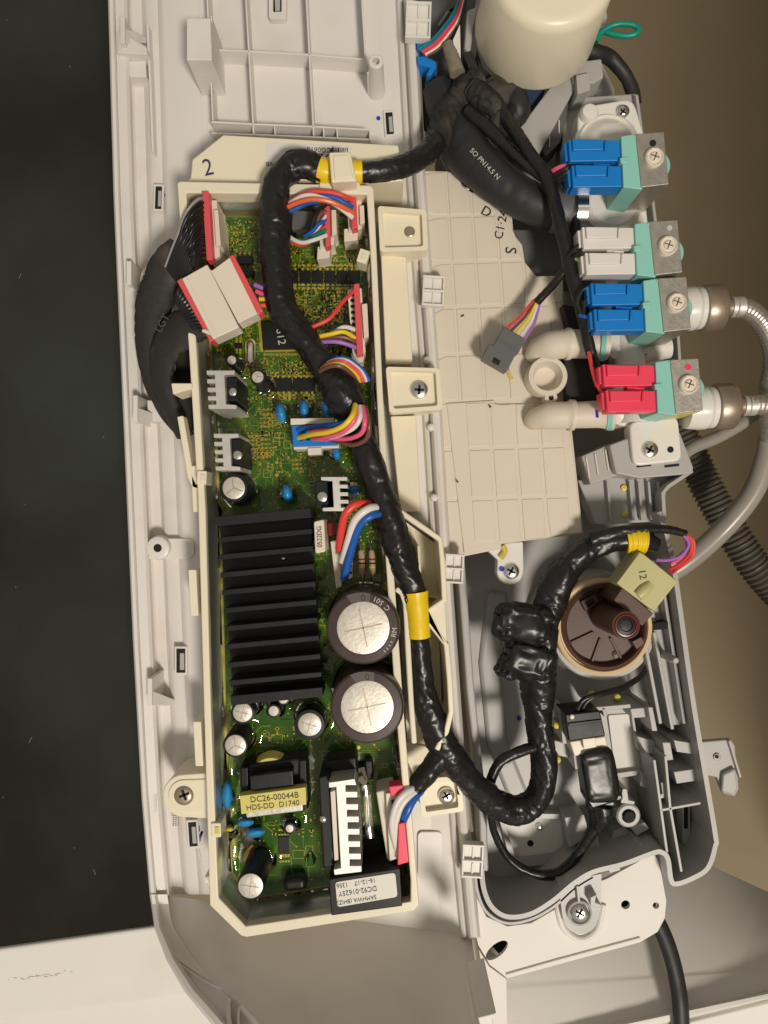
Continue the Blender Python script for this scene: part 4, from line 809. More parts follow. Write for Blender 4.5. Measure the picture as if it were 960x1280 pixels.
for x, y, w, h, z, r, ry in ((290, 487, 14, 30, 74, 4, 8), (296, 566, 12, 34, 72, 4, 9), (402, 618, 16, 34, 70, 4.5, 10)):
    o = MB().rbox(x, y, w, h, -3, 2, z).build('transistor', 'black', board, 1.5); MB().lathe(x+1, y+3, z, [(ry*.7, z-1), (ry*.6, z+1.2), (ry*.25, z+2)], 20).build('clip_screw', 'silver', o)
b = MB(); D = [(411, 977), (441, 974), (441, 982), (431, 984)]
yy = 974
pts = [(411, 985), (411, 978), (443, 974)]
x0s = 431
n = 8; ya = 974; st = 116/(2*n-1)
for i in range(n):
    a = ya+2*i*st; c_ = a+st; sx = (a-974)*.055
    pts += [(446+sx if i else 443, a), (446+sx, c_)]
    if i < n-1: pts += [(432+sx, c_), (432+sx, c_+st)]
pts += [(418, 1094), (417, 1087), (426, 1085), (420, 984)]
hd = MB().prism(pts, 2, 76).build('comb_heat_sink', 'alu', board, .7, label='tall silver comb heat sink beside the black relay')
MB().prism([(413, 990), (419, 988), (423, 1075), (418, 1076)], 30, 74).build('insulator_sheet', 'ivory', hd, .5)
MB().prism([(398, 972), (412, 968), (418, 1082), (404, 1086)], 2, 62).build('diode_bridge', 'black', board, 2)
MB().prism([(405, 952), (446, 945), (448, 972), (408, 976)], 2, 40).build('choke', 'black', board, 4)
MB().lathe(404, 1024, 62, [(5, 60), (4, 63), (2, 64)], 14).build('solder_drop', 'silver', board)
# ---- relay with printed label
rl = MB().prism([(411, 1099), (500, 1085), (503, 1133), (414, 1145)], 2, 66).build('relay', 'black', board, 1.5, label='black relay box with white printed label')
lb = MB().prism(rquad((419, 1103), (494, 1091), (497, 1121), (422, 1134), 4), 66, 66.5).build('paper_label', 'label', rl)
text('SAMHWA (BHIZ)', 446, 1125, 67, 7.4, 171, 'ink', lb, sx=.9); text('DC92-01625Y', 447, 1114, 67, 9, 171, 'ink', lb, sx=.92); text('16-12-17    1356', 445, 1104, 67, 8, 171, 'ink', lb, sx=.92)
# ---- transformer
tf = MB().prism([(300, 957), (383, 946), (386, 1012), (303, 1022)], 2, 34).build('transformer', 'black', board, 3, label='black transformer with yellow tape and label')
b = MB(); b.lathe(338, 972, 32, [(27, 10), (26, 28), (24, 31), (10, 32)], 28); b.build('winding', 'ylabel', tf)
MB().prism([(312, 970), (366, 963), (367, 982), (313, 988)], 30, 50).build('ferrite_core', 'anod', tf, 1.5)
MB().prism([(305, 1006), (378, 997), (379, 1014), (308, 1023)], 20, 44).build('ferrite_core', 'steel', tf, 1.5)
yl = MB().prism([(299.5, 995), (382, 984), (383, 1006), (301.5, 1018)], 40, 56).build('name_plate', 'ylabel', tf, .8)
text('DC26-00044B', 343, 997, 56.5, 10.5, -6, 'ink', yl, sx=1.0); text('HDS-DD  D1740', 341, 1007, 56.5, 9.5, -6, 'ink', yl, sx=1.0)
for x in (305, 378): MB().prism([(x-4, 950+(383-x)*.13), (x+5, 949+(383-x)*.13), (x+6, 1012), (x-3, 1016)], 20, 42).build('bobbin_flange', 'black', tf, 1.5)
# ---- chips
ch = None
def chip(x, y, w, h, a, legs=2, z=6):
    o = MB().rbox(x, y, w, h, a, .5, z).build('chip', 'black', board, .6)
    l = MB()
    for i in range(legs):
        u = (i-(legs-1)/2)*w/legs
        for s_ in (-1, 1):
            c, d = math.cos(math.radians(a)), math.sin(math.radians(a)); v = s_*(h/2+1.6); l.rbox(x+u*c-v*d, y+u*d+v*c, 2.6, 4, a, 0, 2.6)
            if legs == 2 or legs == 4: l.rbox(x+u*c-v*d*1.45, y+u*d+v*c*1.45+s_*1.5, 2.6, 2.2, a, 0, 1)
    l.build('chip_legs', 'gold', o); return o
for x in (366, 381.5, 397, 412.5, 428, 443): chip(x, 346, 13, 15.5, 0, 2)
for x in (351, 380, 411): chip(x, 481, 27, 16, -1, 4)
m = MB().prism([(327, 402), (373, 400), (373, 436), (329, 437)], .5, 6).build('chip', 'black', board, .6, label='square black processor chip')
MB().prism([(331, 437.5), (372, 436.5), (372, 439), (331, 440)], 0, 1).build('chip_legs', 'gold', m); text('S12', 351, 421, 6.6, 14, 82, 'wink', m)
MB().prism([(322, 398), (325, 398), (329, 440), (326, 440)], 0, 1).build('chip_legs', 'gold', m)
chip(306, 324, 18, 10, 0, 3, 12); chip(307, 339, 18, 10, 0, 3, 12); chip(355, 1057, 14, 22, -2, 4, 5); chip(298, 432, 9, 7, 0, 2, 4)
MB().rbox(378, 275, 26, 24, 4, 1, 26).build('relay', 'darkgrey', board, 1.5, label='dark grey square relay'); MB().rbox(352, 292, 36, 10, 2, 1, 14).build('filter_block', 'black', board, 1.5)
MB().prism(rrect(306.5, 423, 319, 457, 6), 0, 4).build('crystal', 'gold', board, .6); MB().prism(rrect(308.5, 426, 317, 454, 4), 4, 14).build('crystal', 'silver', board, 2, label='oval quartz crystal can')
MB().rbox(368, 1107, 30, 18, -5, 1, 22).build('inductor', 'black', board, 7)
# ---- blue ceramic capacitors
def bead(x, y, rx, ry, a, z, nm='ceramic_capacitor', mm='capblue'):
    b = MB(); n = 14
    for j in range(9):
        t = math.pi*(j/8)-math.pi/2
        for i in range(n):
            s_ = 2*math.pi*i/n; u, v = rx*math.cos(t)*math.cos(s_), ry*math.cos(t)*math.sin(s_); c, d = math.cos(math.radians(a)), math.sin(math.radians(a))
            b.v.append(P(x+u*c-v*d, y+u*d+v*c, z+15*math.sin(t)))
    for j in range(8):
        for i in range(n): q = (i+1) % n; b.f.append((j*n+i, j*n+q, (j+1)*n+q, (j+1)*n+i))
    o = b.build(nm, mm, board, ang=80); MB().tube([(x-2, y, z), (x-1, y+ry*.6, 0)], .8, 6).build('lead', 'silver', o); MEN.append((x, y, 6)); return o
for x, y, rx, ry, a, z in ((351, 516, 6.5, 13.5, -12, 24), (380, 511, 6, 12, -5, 24), (408, 511, 6, 12, -12, 24), (421, 567, 5.5, 9.5, -5, 20), (359, 618, 7, 12.5, -14, 22), (442, 613, 11, 6.2, -4, 24), (284, 993, 7, 18, 2, 20), (307, 1028, 11, 6, -4, 18), (319, 1041, 12.5, 6.5, -10, 18)): bead(x, y, rx, ry, a, z)
bead(287, 1036, 5, 4, 0, 10, 'varistor', 'glue')
# ---- sockets: white headers with red retainers
def socket(bar, body, latch, front, mb='ivory', z=52):
    o = MB().prism(body, 1, z-14).build('socket', mb, board, .8, label='white socket with red retainer bar')
    if bar: MB().prism(bar, z-18, z).build('retainer', 'pink', o, .8)
    if latch: MB().prism(latch, 1, z-8).build('latch', mb, o, .8)
    if front: MB().prism(front, 1, z-18).build('shroud', mb, o, .8)
    return o
socket([(437, 243), (445, 243), (447, 284), (440, 286)], [(433, 252), (452, 250), (452, 286), (436, 290)], [(449, 257), (455, 256), (456, 278), (450, 281)], [(430, 286), (448, 284), (447, 300), (430, 302)])
socket([(405, 257), (412, 257), (413, 306), (407, 309)], [(398, 262), (417, 262), (418, 305), (400, 312)], [(414, 262), (420, 262), (421, 291), (415, 296)], [(397, 308), (413, 308), (412, 322), (396, 324)])
o = socket([(442, 355), (449, 354), (454, 442), (446, 444)], [(434, 362), (452, 360), (457, 440), (441, 446)], [(452, 380), (459, 379), (461, 420), (455, 424)], [(439, 442), (456, 440), (454, 452), (440, 456)])
for i in range(7): MB().rbox(440+i*.4, 368+i*7.5, 5, 3.6, 5, 36, 38.4).build('socket_slot', 'hole', o)
socket([(252.5, 239), (261, 239), (266, 325), (258, 325)], [(258, 250), (271, 250), (275, 320), (262, 326)], [(267, 262), (272.5, 262), (276, 306), (270, 308)], None, z=66)
# blue terminal
o = MB().prism([(364, 528), (421, 524), (424, 560), (367, 562)], 1, 34).build('socket', 'ivory', board, 1, label='white socket holding a blue plug')
MB().prism([(365, 532), (420, 529), (422, 556), (366, 558)], 30, 46).build('plug', 'blue', o, 1); MB().prism([(363, 523), (418, 522), (419, 529), (363, 531)], 20, 48).build('socket_lip', 'ivory', o, .8)
MB().prism([(384, 560), (402, 559), (402, 568), (385, 569)], 8, 36).build('latch', 'ivory', o, .8)
for i in range(5): MB().rbox(375+i*9, 537-i*.4, 5, 4, -3, 44, 46.6).build('socket_slot', 'hole', o); MB().rbox(376+i*9, 549-i*.4, 5, 4, -3, 44, 46.6).build('socket_slot', 'hole', o)
o = socket(None, [(413, 677), (424, 674), (427, 733), (420, 736)], None, [(422, 676), (440, 674), (441, 722), (426, 728)], z=40)
for i in range(5): MB().rbox(434+i*.5, 684+i*8, 8, 2.4, -3, 20, 23).build('socket_slot', 'hole', o)
o = MB().prism(rquad((392, 652), (405, 649), (407, 690), (394, 692), 3), 1, 66).build('film_capacitor', 'ivory', board, 2, label='white film capacitor with printed value')
text('0522DG', 399.5, 671, 66.8, 9, 268, 'ink', o, sx=.85)
MB().rbox(419, 661, 20, 18, -5, 2, 30).build('fuse_holder', 'redbody', board, 3, label='dark red block')
for x in (452, 465):
    o = MB().tube([(x-1, 688, 14), (x, 695, 14, 4.2), (x+.5, 712, 14, 4.2), (x+1, 718, 14, 3)], 3, 12).build('resistor', 'resistor', board)
    for j, mm in ((698, 'redbody'), (703, 'ink'), (708, 'glue')): MB().tube([(x+.1, j, 14, 4.4), (x+.15, j+2, 14, 4.4)], 4.4, 12).build('colour_band', mm, o)
    MB().tube([(x-2, 676, 1), (x-1.6, 680, 13), (x, 704, 14), (x+2, 726, 13), (x+2, 730, 1)], .7, 6).build('lead', 'silver', o)
o = MB().tube([(456, 982, 16, 5), (458, 992, 16, 5), (459.5, 1000, 16, 4.6), (460.5, 1020, 16, 4.6), (461.5, 1030, 16, 5), (462, 1044, 16, 5)], 5, 14).build('glass_fuse', 'clearclip', board)
for y0, y1 in ((980, 993), (1032, 1046)): MB().tube([(456.5+(y0-980)*.09, y0, 16), (457+(y1-980)*.09, y1, 16)], 5.6, 14).build('fuse_cap', 'silver', o)
MB().tube([(452, 970, 18), (456, 978, 20), (452, 960, 12)], 5, 10, wr=.4).build('glue_blob', 'kraft', board)
for pts in ([(444, 1040), (475, 1045), (484, 1075), (450, 1090)], [(455, 950), (466, 950), (467, 975), (457, 975)]): MB().prism(pts, 1, 14).build('filter_block', 'black', board, 3)
# big power socket
o = MB().prism([(470, 990), (492, 985), (500, 1072), (484, 1076), (478, 1040)], 1, 44).build('socket', 'ivory', board, 2, label='large white power socket with red clip')
MB().prism([(482, 992), (508, 988), (512, 1068), (487, 1077)], 20, 54).build('shroud', 'ivory', o, 1)
MB().prism([(498, 1030), (506, 1028), (511, 1078), (497, 1082)], 40, 66).build('retainer', 'red', o, 1); MB().prism([(486, 983), (504, 981), (504, 994), (488, 996)], 40, 60).build('retainer', 'red', o, 1.5)
MB().prism([(505, 1008), (514, 1006), (516, 1034), (507, 1036)], 20, 56).build('latch', 'ivory', o, 1)
MB().prism([(489, 1000), (496, 999), (498, 1012), (490, 1013)], 52, 54.8).build('socket_slot', 'hole', o); MB().prism([(493, 1045), (499, 1044), (501, 1062), (494, 1064)], 52, 54.8).build('socket_slot', 'hole', o)
for x, y in ((309, 1053), (300, 880)): MB().rbox(x, y, 10, 16, 20, 1, 26).build('ceramic_block', 'kraft', board, 3)
# ---- resin
b = MB(); st = 2.6; idx = {}; RP = IN0
x0r, y0r = 236, 252
nx_, ny_ = int(290/st), int(890/st); hv = {}
MEN += [(338, 720, 1)]
for j in range(ny_+1):
    for i in range(nx_+1):
        x, y = x0r+i*st, y0r+j*st
        if not inside(x, y, RP): continue
        d = edist(x, y, RP); h = 3.2+1.0*noise.noise(Vector((x*.035, y*.035, 1)))+.35*noise.noise(Vector((x*.12, y*.12, 5)))+9*math.exp(-d/4.5)
        for cx, cy, r in MEN:
            q = math.hypot(x-cx, y-cy)-r
            if q < 16: h += 8*math.exp(-max(q, 0)/4.0)
        idx[i, j] = len(b.v); b.v.append(P(x, y, h))
for (i, j), a in idx.items():
    q = [idx.get(k) for k in ((i+1, j), (i+1, j+1), (i, j+1))]
    if None not in q: b.f.append((a, *q))
o = b.build('potting_resin', 'resin', board, ang=180); s_ = o.modifiers.new('smooth', 'SUBSURF'); s_.levels = 1; s_.render_levels = 1
# ---------------------------------------------------------------- wiring
def wire(pts, col, r, parent, seg=8): return MB().tube(pts, r, seg, step=3).build('wire', 'w_'+col, parent)
def taped(pts, r, parent, wr=.085, seed=0, nm='taped_bundle', mm='tape', seg=40, spiral=.06, pitch=36, flat=.94, step=1.8): return MB().tube(pts, r, seg, step=step, wr=wr, spiral=spiral, pitch=pitch, flat=flat, seed=seed).build(nm, mm, parent, ang=70)
hn = thing('wiring_harness', 'thick black taped wiring harness with yellow tape bands lying across the green circuit board', 'wiring harness', P(430, 480, 20))
taped([(600, 100, -6, 20), (582, 118, -8, 22), (566, 134, -4, 19)], 18, hn, mm='cloth', wr=.14, nm='cloth_taped_bundle', seed=3)
taped([(570, 128, -6, 17), (556, 152, 4, 17), (546, 176, 16, 16)], 16, hn, mm='cloth', wr=.1, nm='cloth_taped_bundle', seed=8)
taped([(548, 170, 12, 15), (536, 188, 24, 15), (514, 203, 40, 14), (486, 212, 50, 13.5), (455, 215, 54, 13), (425, 215, 56, 13), (404, 214, 58, 16), (384, 206, 60, 18), (366, 208, 62, 18), (350, 224, 64, 17), (344, 246, 66, 17.5), (343, 280, 66, 20), (344, 320, 66, 19), (347, 352, 66, 19), (352, 382, 66, 19), (370, 412, 66, 18), (392, 440, 66, 17), (412, 466, 66, 19)], 16, hn, seed=1)
taped([(404, 452, 66, 14), (416, 470, 68, 22), (428, 490, 68, 26), (437, 508, 66, 23), (442, 518, 62, 18), (453, 545, 60, 16), (462, 575, 62, 18), (474, 610, 60, 17.5), (488, 650, 58, 19), (498, 685, 56, 19), (508, 715, 54, 18), (518, 742, 54, 15), (522, 768, 54, 13), (524, 800, 52, 13.5), (527, 840, 48, 14.5), (534, 880, 44, 17), (548, 918, 40, 19), (562, 945, 34, 20), (584, 972, 20, 17), (606, 994, 0, 18), (630, 1010, -14, 18), (654, 1011, -22, 18), (672, 997, -28, 17), (680, 972, -30, 17), (680, 940, -30, 17), (674, 905, -28, 17), (673, 870, -26, 20)], 17, hn, seed=2)
taped([(674, 880, -26, 20), (672, 840, -20, 25), (674, 805, -16, 24), (680, 775, -10, 21), (690, 748, -8, 21), (700, 724, -6, 21), (718, 700, -4, 18), (742, 684, -2, 16), (768, 676, 0, 15), (800, 675, 2, 15), (822, 682, 0, 9)], 18, hn, seed=4)
taped([(738, 676, 6, 10), (770, 666, 10, 8), (805, 661, 8, 6.5), (835, 662, 4, 5.5), (857, 667, 0, 5)], 8, hn, seed=6, seg=18)
# bulky taped lumps beside the loop
blob('taped_lump', 'tape', hn, 655, 779, -2, 40, 26, 24, 6, 3)
blob('taped_lump', 'tape', hn, 660, 826, -8, 36, 26, 22, 16, 8)
blob('taped_lump', 'tape', hn, 634, 836, -12, 15, 13, 14, 30, 12, amp=.2)
# yellow bands
def band(pts, r): MB().tube(pts, r, 28, step=3, wr=.02, spiral=.02, pitch=30).build('yellow_band', 'yellow', hn, ang=60)
band([(452, 215, 54, 14.6), (441, 215, 55, 14.6), (434, 215, 56, 14.4)], 14); band([(416, 215, 57, 15), (408, 215, 58, 16.5), (400, 213, 58, 17.2)], 15)
band([(519, 740, 54, 16.6), (520.5, 752, 54, 15.4), (522, 768, 54, 14.6), (523, 782, 54, 14.4), (524, 796, 53, 14.6)], 15)
MB().tube([(782, 676, 1, 16), (794, 675, 2, 16.5), (806, 676, 2, 16)], 16, 28, step=1, ridge=.05, rp=5.5).build('yellow_band', 'yellow', hn, ang=70)
# wires out of the harness to the sockets
for pts, c in (([(352, 262, 60), (366, 250, 64), (388, 240, 70), (412, 240, 70), (430, 245, 66), (440, 250, 58)], 'red'), ([(352, 264, 58), (372, 250, 62), (395, 245, 68), (418, 247, 68), (432, 254, 64), (441, 259, 58)], 'blue'), ([(352, 266, 60), (366, 252, 66), (384, 244, 74), (404, 248, 72), (420, 256, 68), (441, 272, 58)], 'white'),
               ([(352, 263, 64), (370, 254, 72), (390, 249, 78), (412, 252, 76), (430, 260, 68), (441, 266, 58)], 'orange'), ([(352, 268, 58), (372, 260, 60), (384, 254, 58), (398, 252, 54)], 'blue')): wire(pts, c, 3, hn)
for pts, c in (([(354, 278, 58), (360, 294, 54), (376, 303, 56), (392, 300, 60), (408, 294, 54)], 'white'), ([(352, 284, 56), (362, 298, 50), (380, 302, 50), (396, 294, 54), (408, 287, 50)], 'green'), ([(352, 280, 54), (362, 300, 46), (376, 306, 46), (390, 300, 48), (408, 282, 50)], 'red'),
               ([(380, 296, 48), (392, 288, 54), (398, 280, 54), (408, 276, 50)], 'blue'), ([(376, 296, 46), (388, 288, 50), (394, 270, 56), (400, 260, 54), (408, 258, 50)], 'black'), ([(384, 296, 46), (394, 284, 50), (400, 268, 52), (408, 264, 50)], 'brown'), ([(386, 298, 46), (396, 286, 50), (408, 270, 50)], 'white')): wire(pts, c, 2.6, hn)
wire([(374, 416, 60), (392, 408, 64), (412, 398, 64), (428, 378, 58), (444, 362, 48)], 'red', 2.7, hn)
wire([(360, 376, 60), (370, 388, 58), (377, 400, 54), (376, 408, 52)], 'orange', 2.6, hn); wire([(358, 378, 60), (368, 386, 60), (374, 396, 56)], 'yellow', 3, hn)
for pts, c in (([(416, 420, 50), (424, 411, 56), (434, 409, 54), (448, 414, 44)], 'white'), ([(392, 422, 58), (412, 418, 62), (430, 415, 60), (446, 424, 46)], 'yellow'), ([(400, 424, 52), (424, 421, 54), (440, 425, 50), (450, 431, 44)], 'brown'), ([(396, 428, 54), (418, 427, 56), (436, 431, 52), (451, 438, 44)], 'purple')): wire(pts, c, 2.8, hn)
for i, c in enumerate(('brown', 'yellow', 'orange', 'pink', 'white', 'blue')): wire([(400+i*2.2, 464-i*2.3, 84-i), (412+i*2, 458-i*2.0, 98-i*2), (426+i*2, 458-i*1.7, 99-i*2), (440+i*2.6, 467-i*.9, 88-i*2), (448+i*2.6, 476, 70)], c, 2.8, hn)
for pts, c, r in (([(444, 506, 88), (440, 520, 100), (428, 533, 98), (410, 540, 86), (390, 543, 70), (374, 547, 46)], 'yellow', 3.4), ([(446, 508, 88), (443, 524, 96), (428, 540, 88), (408, 546, 72), (392, 549, 50)], 'pink', 3.2), ([(450, 508, 88), (450, 522, 97), (443, 534, 92), (428, 542, 80), (408, 549, 52)], 'white', 3.2), ([(453, 508, 88), (456, 526, 97), (452, 541, 90), (436, 548, 78), (414, 548, 60), (400, 549, 48)], 'pink', 3.2),
                  ([(456, 509, 86), (461, 530, 92), (458, 548, 84), (442, 556, 74), (424, 552, 62), (412, 549, 50)], 'brown', 3.2), ([(442, 524, 84), (424, 530, 72), (396, 533, 58), (372, 538, 46)], 'blue', 3.2), ([(443, 526, 88), (424, 536, 76), (404, 538, 62), (388, 538, 48)], 'red', 2.8)): wire(pts, c, r, hn, 12)
for pts, c in (([(462, 630, 66), (446, 630, 76), (432, 642, 76), (427, 662, 62), (424, 686, 44)], 'red'), ([(474, 634, 66), (460, 636, 80), (444, 650, 78), (436, 674, 62), (428, 702, 42)], 'white'), ([(478, 642, 64), (466, 644, 78), (450, 656, 76), (440, 684, 60), (430, 724, 42)], 'blue')): wire(pts, c, 5, hn, 14)
# branch to the power socket
taped([(556, 938, 36, 16), (540, 960, 40, 14), (526, 976, 46, 13), (517, 988, 50, 12)], 14, hn, seed=31)
for pts, c in (([(522, 984, 52), (508, 990, 62), (496, 1004, 64), (490, 1030, 62), (496, 1060, 54)], 'white'), ([(524, 986, 52), (512, 994, 60), (500, 1010, 62), (494, 1036, 60), (498, 1066, 52)], 'white'), ([(526, 988, 50), (516, 1000, 58), (508, 1016, 60), (500, 1034, 52)], 'blue')): wire(pts, c, 4.4 if c == 'white' else 5.4, hn, 12)
# thin branches of the loop
taped([(668, 934, -24, 7), (648, 940, -20, 7), (628, 950, -18, 7), (616, 968, -18, 6.5), (610, 988, -22, 6)], 7, hn, seed=41, seg=16)
taped([(606, 980, -20, 5), (612, 1004, -30, 5), (618, 1040, -50, 5), (634, 1070, -60, 5), (658, 1088, -64, 5.5), (684, 1094, -64, 6.5), (706, 1086, -62, 6.5), (726, 1062, -58, 6.5), (742, 1036, -50, 8), (748, 1020, -46, 11)], 6, hn, seed=43, seg=18)
taped([(746, 1034, -48, 10), (750, 1018, -44, 15), (752, 1004, -42, 15)], 12, hn, seed=45, wr=.14)
for pts, c in (([(855, 667, 0), (864, 676, -2), (862, 692, -6), (848, 706, -4), (836, 712, 4)], 'red'), ([(854, 668, 2), (861, 680, 2), (852, 694, 2), (836, 700, 4), (820, 700, 4)], 'purple'), ([(856, 666, -2), (867, 678, -4), (864, 696, -8), (850, 708, -6), (840, 716, 4)], 'red'), ([(856, 670, 0), (859, 684, -4), (850, 698, -4), (838, 704, 0)], 'pink')): wire(pts, c, 2.2, hn)

# inline connector wrapped in tape
ic = thing('inline_connector', 'taped black and white cable connector clipped between the grey posts', 'connector', P(740, 950, -80))
MB().prism([(706, 893), (750, 888), (757, 920), (711, 927)], -80, -24).build('plug', 'black', ic, 2); MB().prism([(710, 904), (752, 899), (753, 903), (711, 908)], -30, -22).build('plug_ridge', 'black', ic, 1)
MB().prism([(712, 927), (757, 920), (761, 936), (718, 946)], -80, -34).build('socket', 'ivory', ic, 2); MB().prism([(728, 924), (744, 922), (746, 934), (730, 937)], -36, -26).build('socket_latch', 'ivory', ic, 1)
blob('tape_wrap', 'tape', ic, 750, 970, -44, 36, 22, 20, 80, 51, n=.42, amp=.035); blob('tape_wrap', 'tape', ic, 754, 1003, -48, 22, 10, 14, -8, 57, n=.5, amp=.05)
MB().prism([(728, 944), (762, 936), (772, 985), (775, 1000), (736, 1006)], -80, -34).build('tape_wrap', 'tape', ic, 4); MB().prism([(733, 1000), (778, 992), (780, 1000), (740, 1012)], -70, -30).build('tape_wrap', 'tape', ic, 3)
for i, (dx, dz) in enumerate(((0, 0), (4, 4), (-2, 6))): taped([(722+dx, 892, -40+dz), (730+dx, 876, -36+dz), (748+dx, 868, -38+dz), (776, 860+dx*.4, -46), (800, 846, -60), (810, 830, -64)], 3.4, ic, seed=60+i, seg=10, nm='cable')
MB().lathe(715, 896, -23, [(3.4, -26), (3, -22), (2, -21)], 10).build('glue_spot', 'ivory', ic)

# ---- valve harness
vh = thing('valve_harness', 'thin black taped harness running down past the valve connectors with short coloured wires', 'wiring harness', P(690, 260, 0))
taped([(596, 104, 0, 12), (616, 126, 6, 11), (634, 150, 14, 9.5), (652, 176, 20, 8.5), (668, 200, 24, 8), (684, 222, 28, 9), (692, 250, 30, 8.5), (700, 280, 32, 9), (708, 312, 32, 8.5), (713, 336, 32, 9), (722, 366, 32, 8.5), (730, 396, 30, 8.5), (735, 424, 28, 7.5), (740, 444, 26, 7)], 9, vh, seed=71, seg=22, mm='tape')
taped([(584, 138, 4, 10), (610, 160, 10, 9), (634, 184, 14, 7), (658, 206, 18, 7), (680, 222, 22, 7)], 8, vh, seed=73, seg=20); taped([(590, 110, 10, 14), (606, 124, 14, 14), (622, 142, 10, 10), (612, 166, 4, 8)], 12, vh, seed=75, seg=20, wr=.2, mm='cloth', nm='cloth_taped_bundle')
taped([(708, 226, 4, 7), (716, 250, 6, 6.5), (720, 285, 8, 6), (716, 315, 16, 5.5), (712, 334, 26, 5)], 6, vh, seed=77, seg=16)
for pts, c, r in (([(690, 224, 30), (704, 214, 44), (716, 203, 46), (726, 192, 40)], 'black', 3.2), ([(692, 226, 32), (706, 218, 46), (718, 207, 46), (728, 196, 38)], 'black', 3), ([(688, 216, 28), (700, 209, 40), (712, 208, 44), (720, 214, 42), (728, 218, 36)], 'pink', 3),
                  ([(708, 322, 36), (720, 310, 46), (732, 300, 46), (742, 296, 36)], 'black', 3), ([(710, 325, 34), (724, 316, 46), (734, 302, 48), (742, 298, 36)], 'black', 2.6), ([(714, 315, 30), (720, 323, 36), (730, 328, 40), (742, 328, 36)], 'lime', 2.6),
                  ([(728, 396, 34), (722, 376, 44), (730, 361, 48), (744, 362, 46), (754, 372, 36)], 'black', 2), ([(730, 400, 34), (730, 380, 46), (738, 368, 48), (748, 370, 44), (754, 376, 36)], 'black', 2), ([(724, 394, 36), (736, 397, 40), (752, 402, 36)], 'blue', 2.6),
                  ([(736, 440, 30), (740, 460, 34), (746, 480, 38), (756, 494, 40), (766, 500, 36)], 'red', 2.6), ([(742, 440, 28), (748, 458, 32), (752, 470, 36), (764, 472, 36)], 'black', 3), ([(740, 446, 26), (750, 470, 28), (758, 480, 30), (766, 478, 34)], 'black', 2.6)): wire(pts, c, r, vh)
taped([(708, 334, 30, 5), (700, 346, 24, 5.4), (686, 362, 12, 5.4), (671, 378, 2, 5.4)], 5, vh, seed=79, seg=16)
for i, c in enumerate(('red', 'brown', 'yellow', 'white', 'purple')): wire([(667+i*1.8, 375+i*1.4, 2), (652+i*4, 394+i*2.4, 2), (636+i*5.4, 408+i*3.2, 4), (632+i*5.4, 414+i*3.2, 4)], c, 1.9, vh)
o = MB().prism([(630, 408), (657, 423), (649, 440), (645, 442), (634, 464), (603, 446), (611, 430), (617, 431)], -14, 12).build('plug', 'darkgrey', vh, 1.5, label='loose dark grey plug on five coloured wires')
MB().prism([(618, 446), (626, 451), (623, 457), (615, 452)], 11, 13).build('plug_notch', 'hole', o, .4); MB().bar(622, 424, 644, 437, 2, 11, 13.4).build('plug_ridge', 'darkgrey', o, .5)

# ---- left cable group with the big white plug
cg = thing('ribbon_cable', 'bundle of black wires in cloth sleeve with large white plug lying on the upper board', 'cable', P(230, 400, 10))
for i in range(13):
    y = 249+i*5.9; wire([(259, y, 58), (250, y-1, 70), (240+i*.3, y+7, 74+(i % 3)*3), (231+i*.9, y+21-i*.4, 72+(i % 2)*5), (223+i*1.5, 292+i*3.0, 70), (215+i*1.7, 312+i*3.0, 60), (207+i*1.8, 334+i*2.4, 46)], 'grey' if i == 0 else 'black', 2.0, cg, 12)
MB().tube([(226, 308, 40, 17), (214, 326, 40, 22), (203, 350, 34, 24), (194, 378, 26, 23), (189, 410, 18, 21), (192, 446, 8, 21), (202, 480, -4, 22), (216, 510, -14, 20), (232, 536, -24, 16)], 22, 28, step=3, wr=.07, flat=.5, seed=81).build('cloth_sleeve', 'cloth', cg, ang=70)
MB().tube([(262, 398, 50, 25), (244, 402, 48, 27), (224, 414, 44, 27), (208, 434, 36, 23), (202, 462, 26, 19), (206, 492, 10, 18), (218, 520, -6, 18), (232, 545, -18, 16)], 24, 28, step=3, wr=.07, flat=.45, seed=85).build('cloth_sleeve', 'cloth', cg, ang=70)
text('LGT', 203, 404, 58, 13, -62, 'corr', cg)
MB().prism([(222, 410), (246, 420), (240, 540), (214, 505)], -30, -2).build('cloth_sleeve', 'cloth', cg, 5)
for i in range(12): wire([(228+i*3.1, 358+i*4.9, 64), (222+i*2.6, 366+i*4.2, 66), (222+i*1.6, 380+i*2.6, 58)], 'black', 2.6, cg)
wire([(254, 413, 66), (262, 416, 68), (266, 418, 68)], 'white', 2.6, cg)
pl = MB().prism([(227, 348), (259, 330), (299, 409), (266, 424)], 44, 74).build('plug', 'ivory', cg, 1.5, label='large white plug lying tilted on the board')
MB().prism([(262, 336), (265, 338), (288, 321), (322, 392), (298, 404)], 44, 72).build('plug_shell', 'ivory', pl, 1.2); MB().prism([(286, 320), (292, 318), (329, 388), (322, 393)], 48, 75).build('retainer', 'pink', pl, 1); MB().prism([(221, 351), (227, 347), (268, 425), (262, 427)], 40, 68).build('retainer', 'pink', pl, 1)
MB().bar(233, 346, 271, 422, 1.2, 73, 74.7).build('plug_ridge', 'ivory', pl, .3)
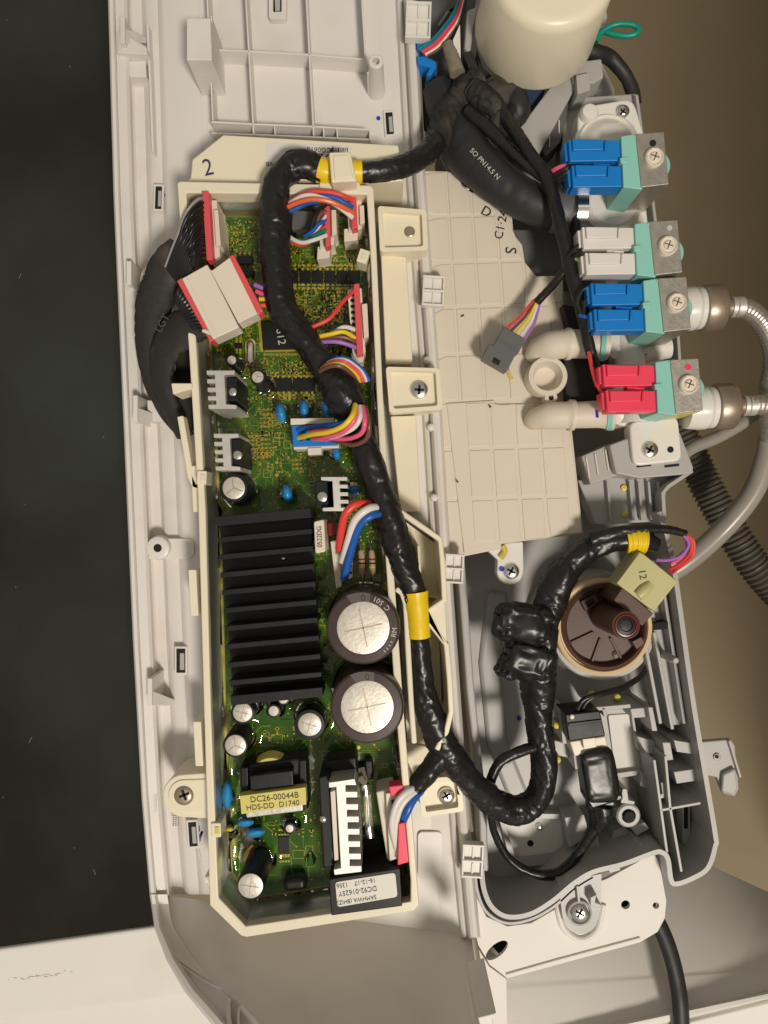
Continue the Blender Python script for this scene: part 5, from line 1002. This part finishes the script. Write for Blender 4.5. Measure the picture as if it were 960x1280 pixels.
for pts, c in (([(318, 356, 62), (328, 360, 62), (342, 366, 60)], 'purple'), ([(320, 364, 60), (330, 368, 60), (344, 372, 58)], 'pink'), ([(324, 374, 60), (336, 374, 60), (348, 376, 58)], 'yellow'), ([(324, 382, 58), (336, 382, 58), (348, 386, 58)], 'orange')): wire(pts, c, 2.8, cg)

# ---- bundle of thin wires at the top with a blue clip
tw = thing('wire_clip', 'blue plastic wire clip with thin coloured wires beside the clear hinge clip', 'clip', P(535, 80, -40))
MB().prism([(521, 70), (532, 70), (545, 76), (546, 84), (538, 96), (533, 92), (538, 84), (522, 80)], -40, -14).build('clip_body', 'blue', tw, 1.5); MB().prism([(521, 50), (530, 54), (528, 62), (521, 60)], -40, -14).build('clip_body', 'blue', tw, 1.5)
for i, c in enumerate(('green', 'blue', 'red', 'red', 'white', 'brown', 'black')): wire([(523+i*2.2, 62+i*1.6, -12), (540+i*1.8, 50+i*2.2, -8), (556+i*1.4, 32+i*2.4, -8), (566+i*1.4, 18+i*2, -14), (574+i*1.4, 0, -30)], c, 1.9, tw)
# dusty sleeves near the canister
ds = thing('cable_sleeve', 'dusty split grey sleeve and black straps beside the cream canister', 'cable sleeve', P(565, 70, -20))
taped([(560, 56, -4, 8), (566, 72, 0, 9), (572, 92, 2, 10)], 9, ds, mm='kraft', nm='sleeve_tube', seed=91, spiral=0, wr=.05); MB().prism([(566, 50), (575, 30), (576, 76), (571, 80)], -10, 4).build('paper_flag', 'label', ds, .4)
MB().prism([(578, 66), (590, 62), (606, 104), (594, 106)], -30, 2).build('strap', 'rubber', ds, 2); MB().prism([(596, 60), (604, 84), (630, 108), (612, 112), (598, 96)], -40, -10).build('strap', 'rubber', ds, 2)
taped([(606, 118, -10, 18), (628, 116, -8, 22), (652, 114, -14, 16)], 18, ds, mm='cloth', seed=93, wr=.16, nm='rubber_boot', spiral=0); taped([(640, 118, -10, 18), (646, 136, -8, 18), (642, 154, -12, 12)], 18, ds, mm='rubber', seed=95, wr=.1, nm='rubber_boot', spiral=0)
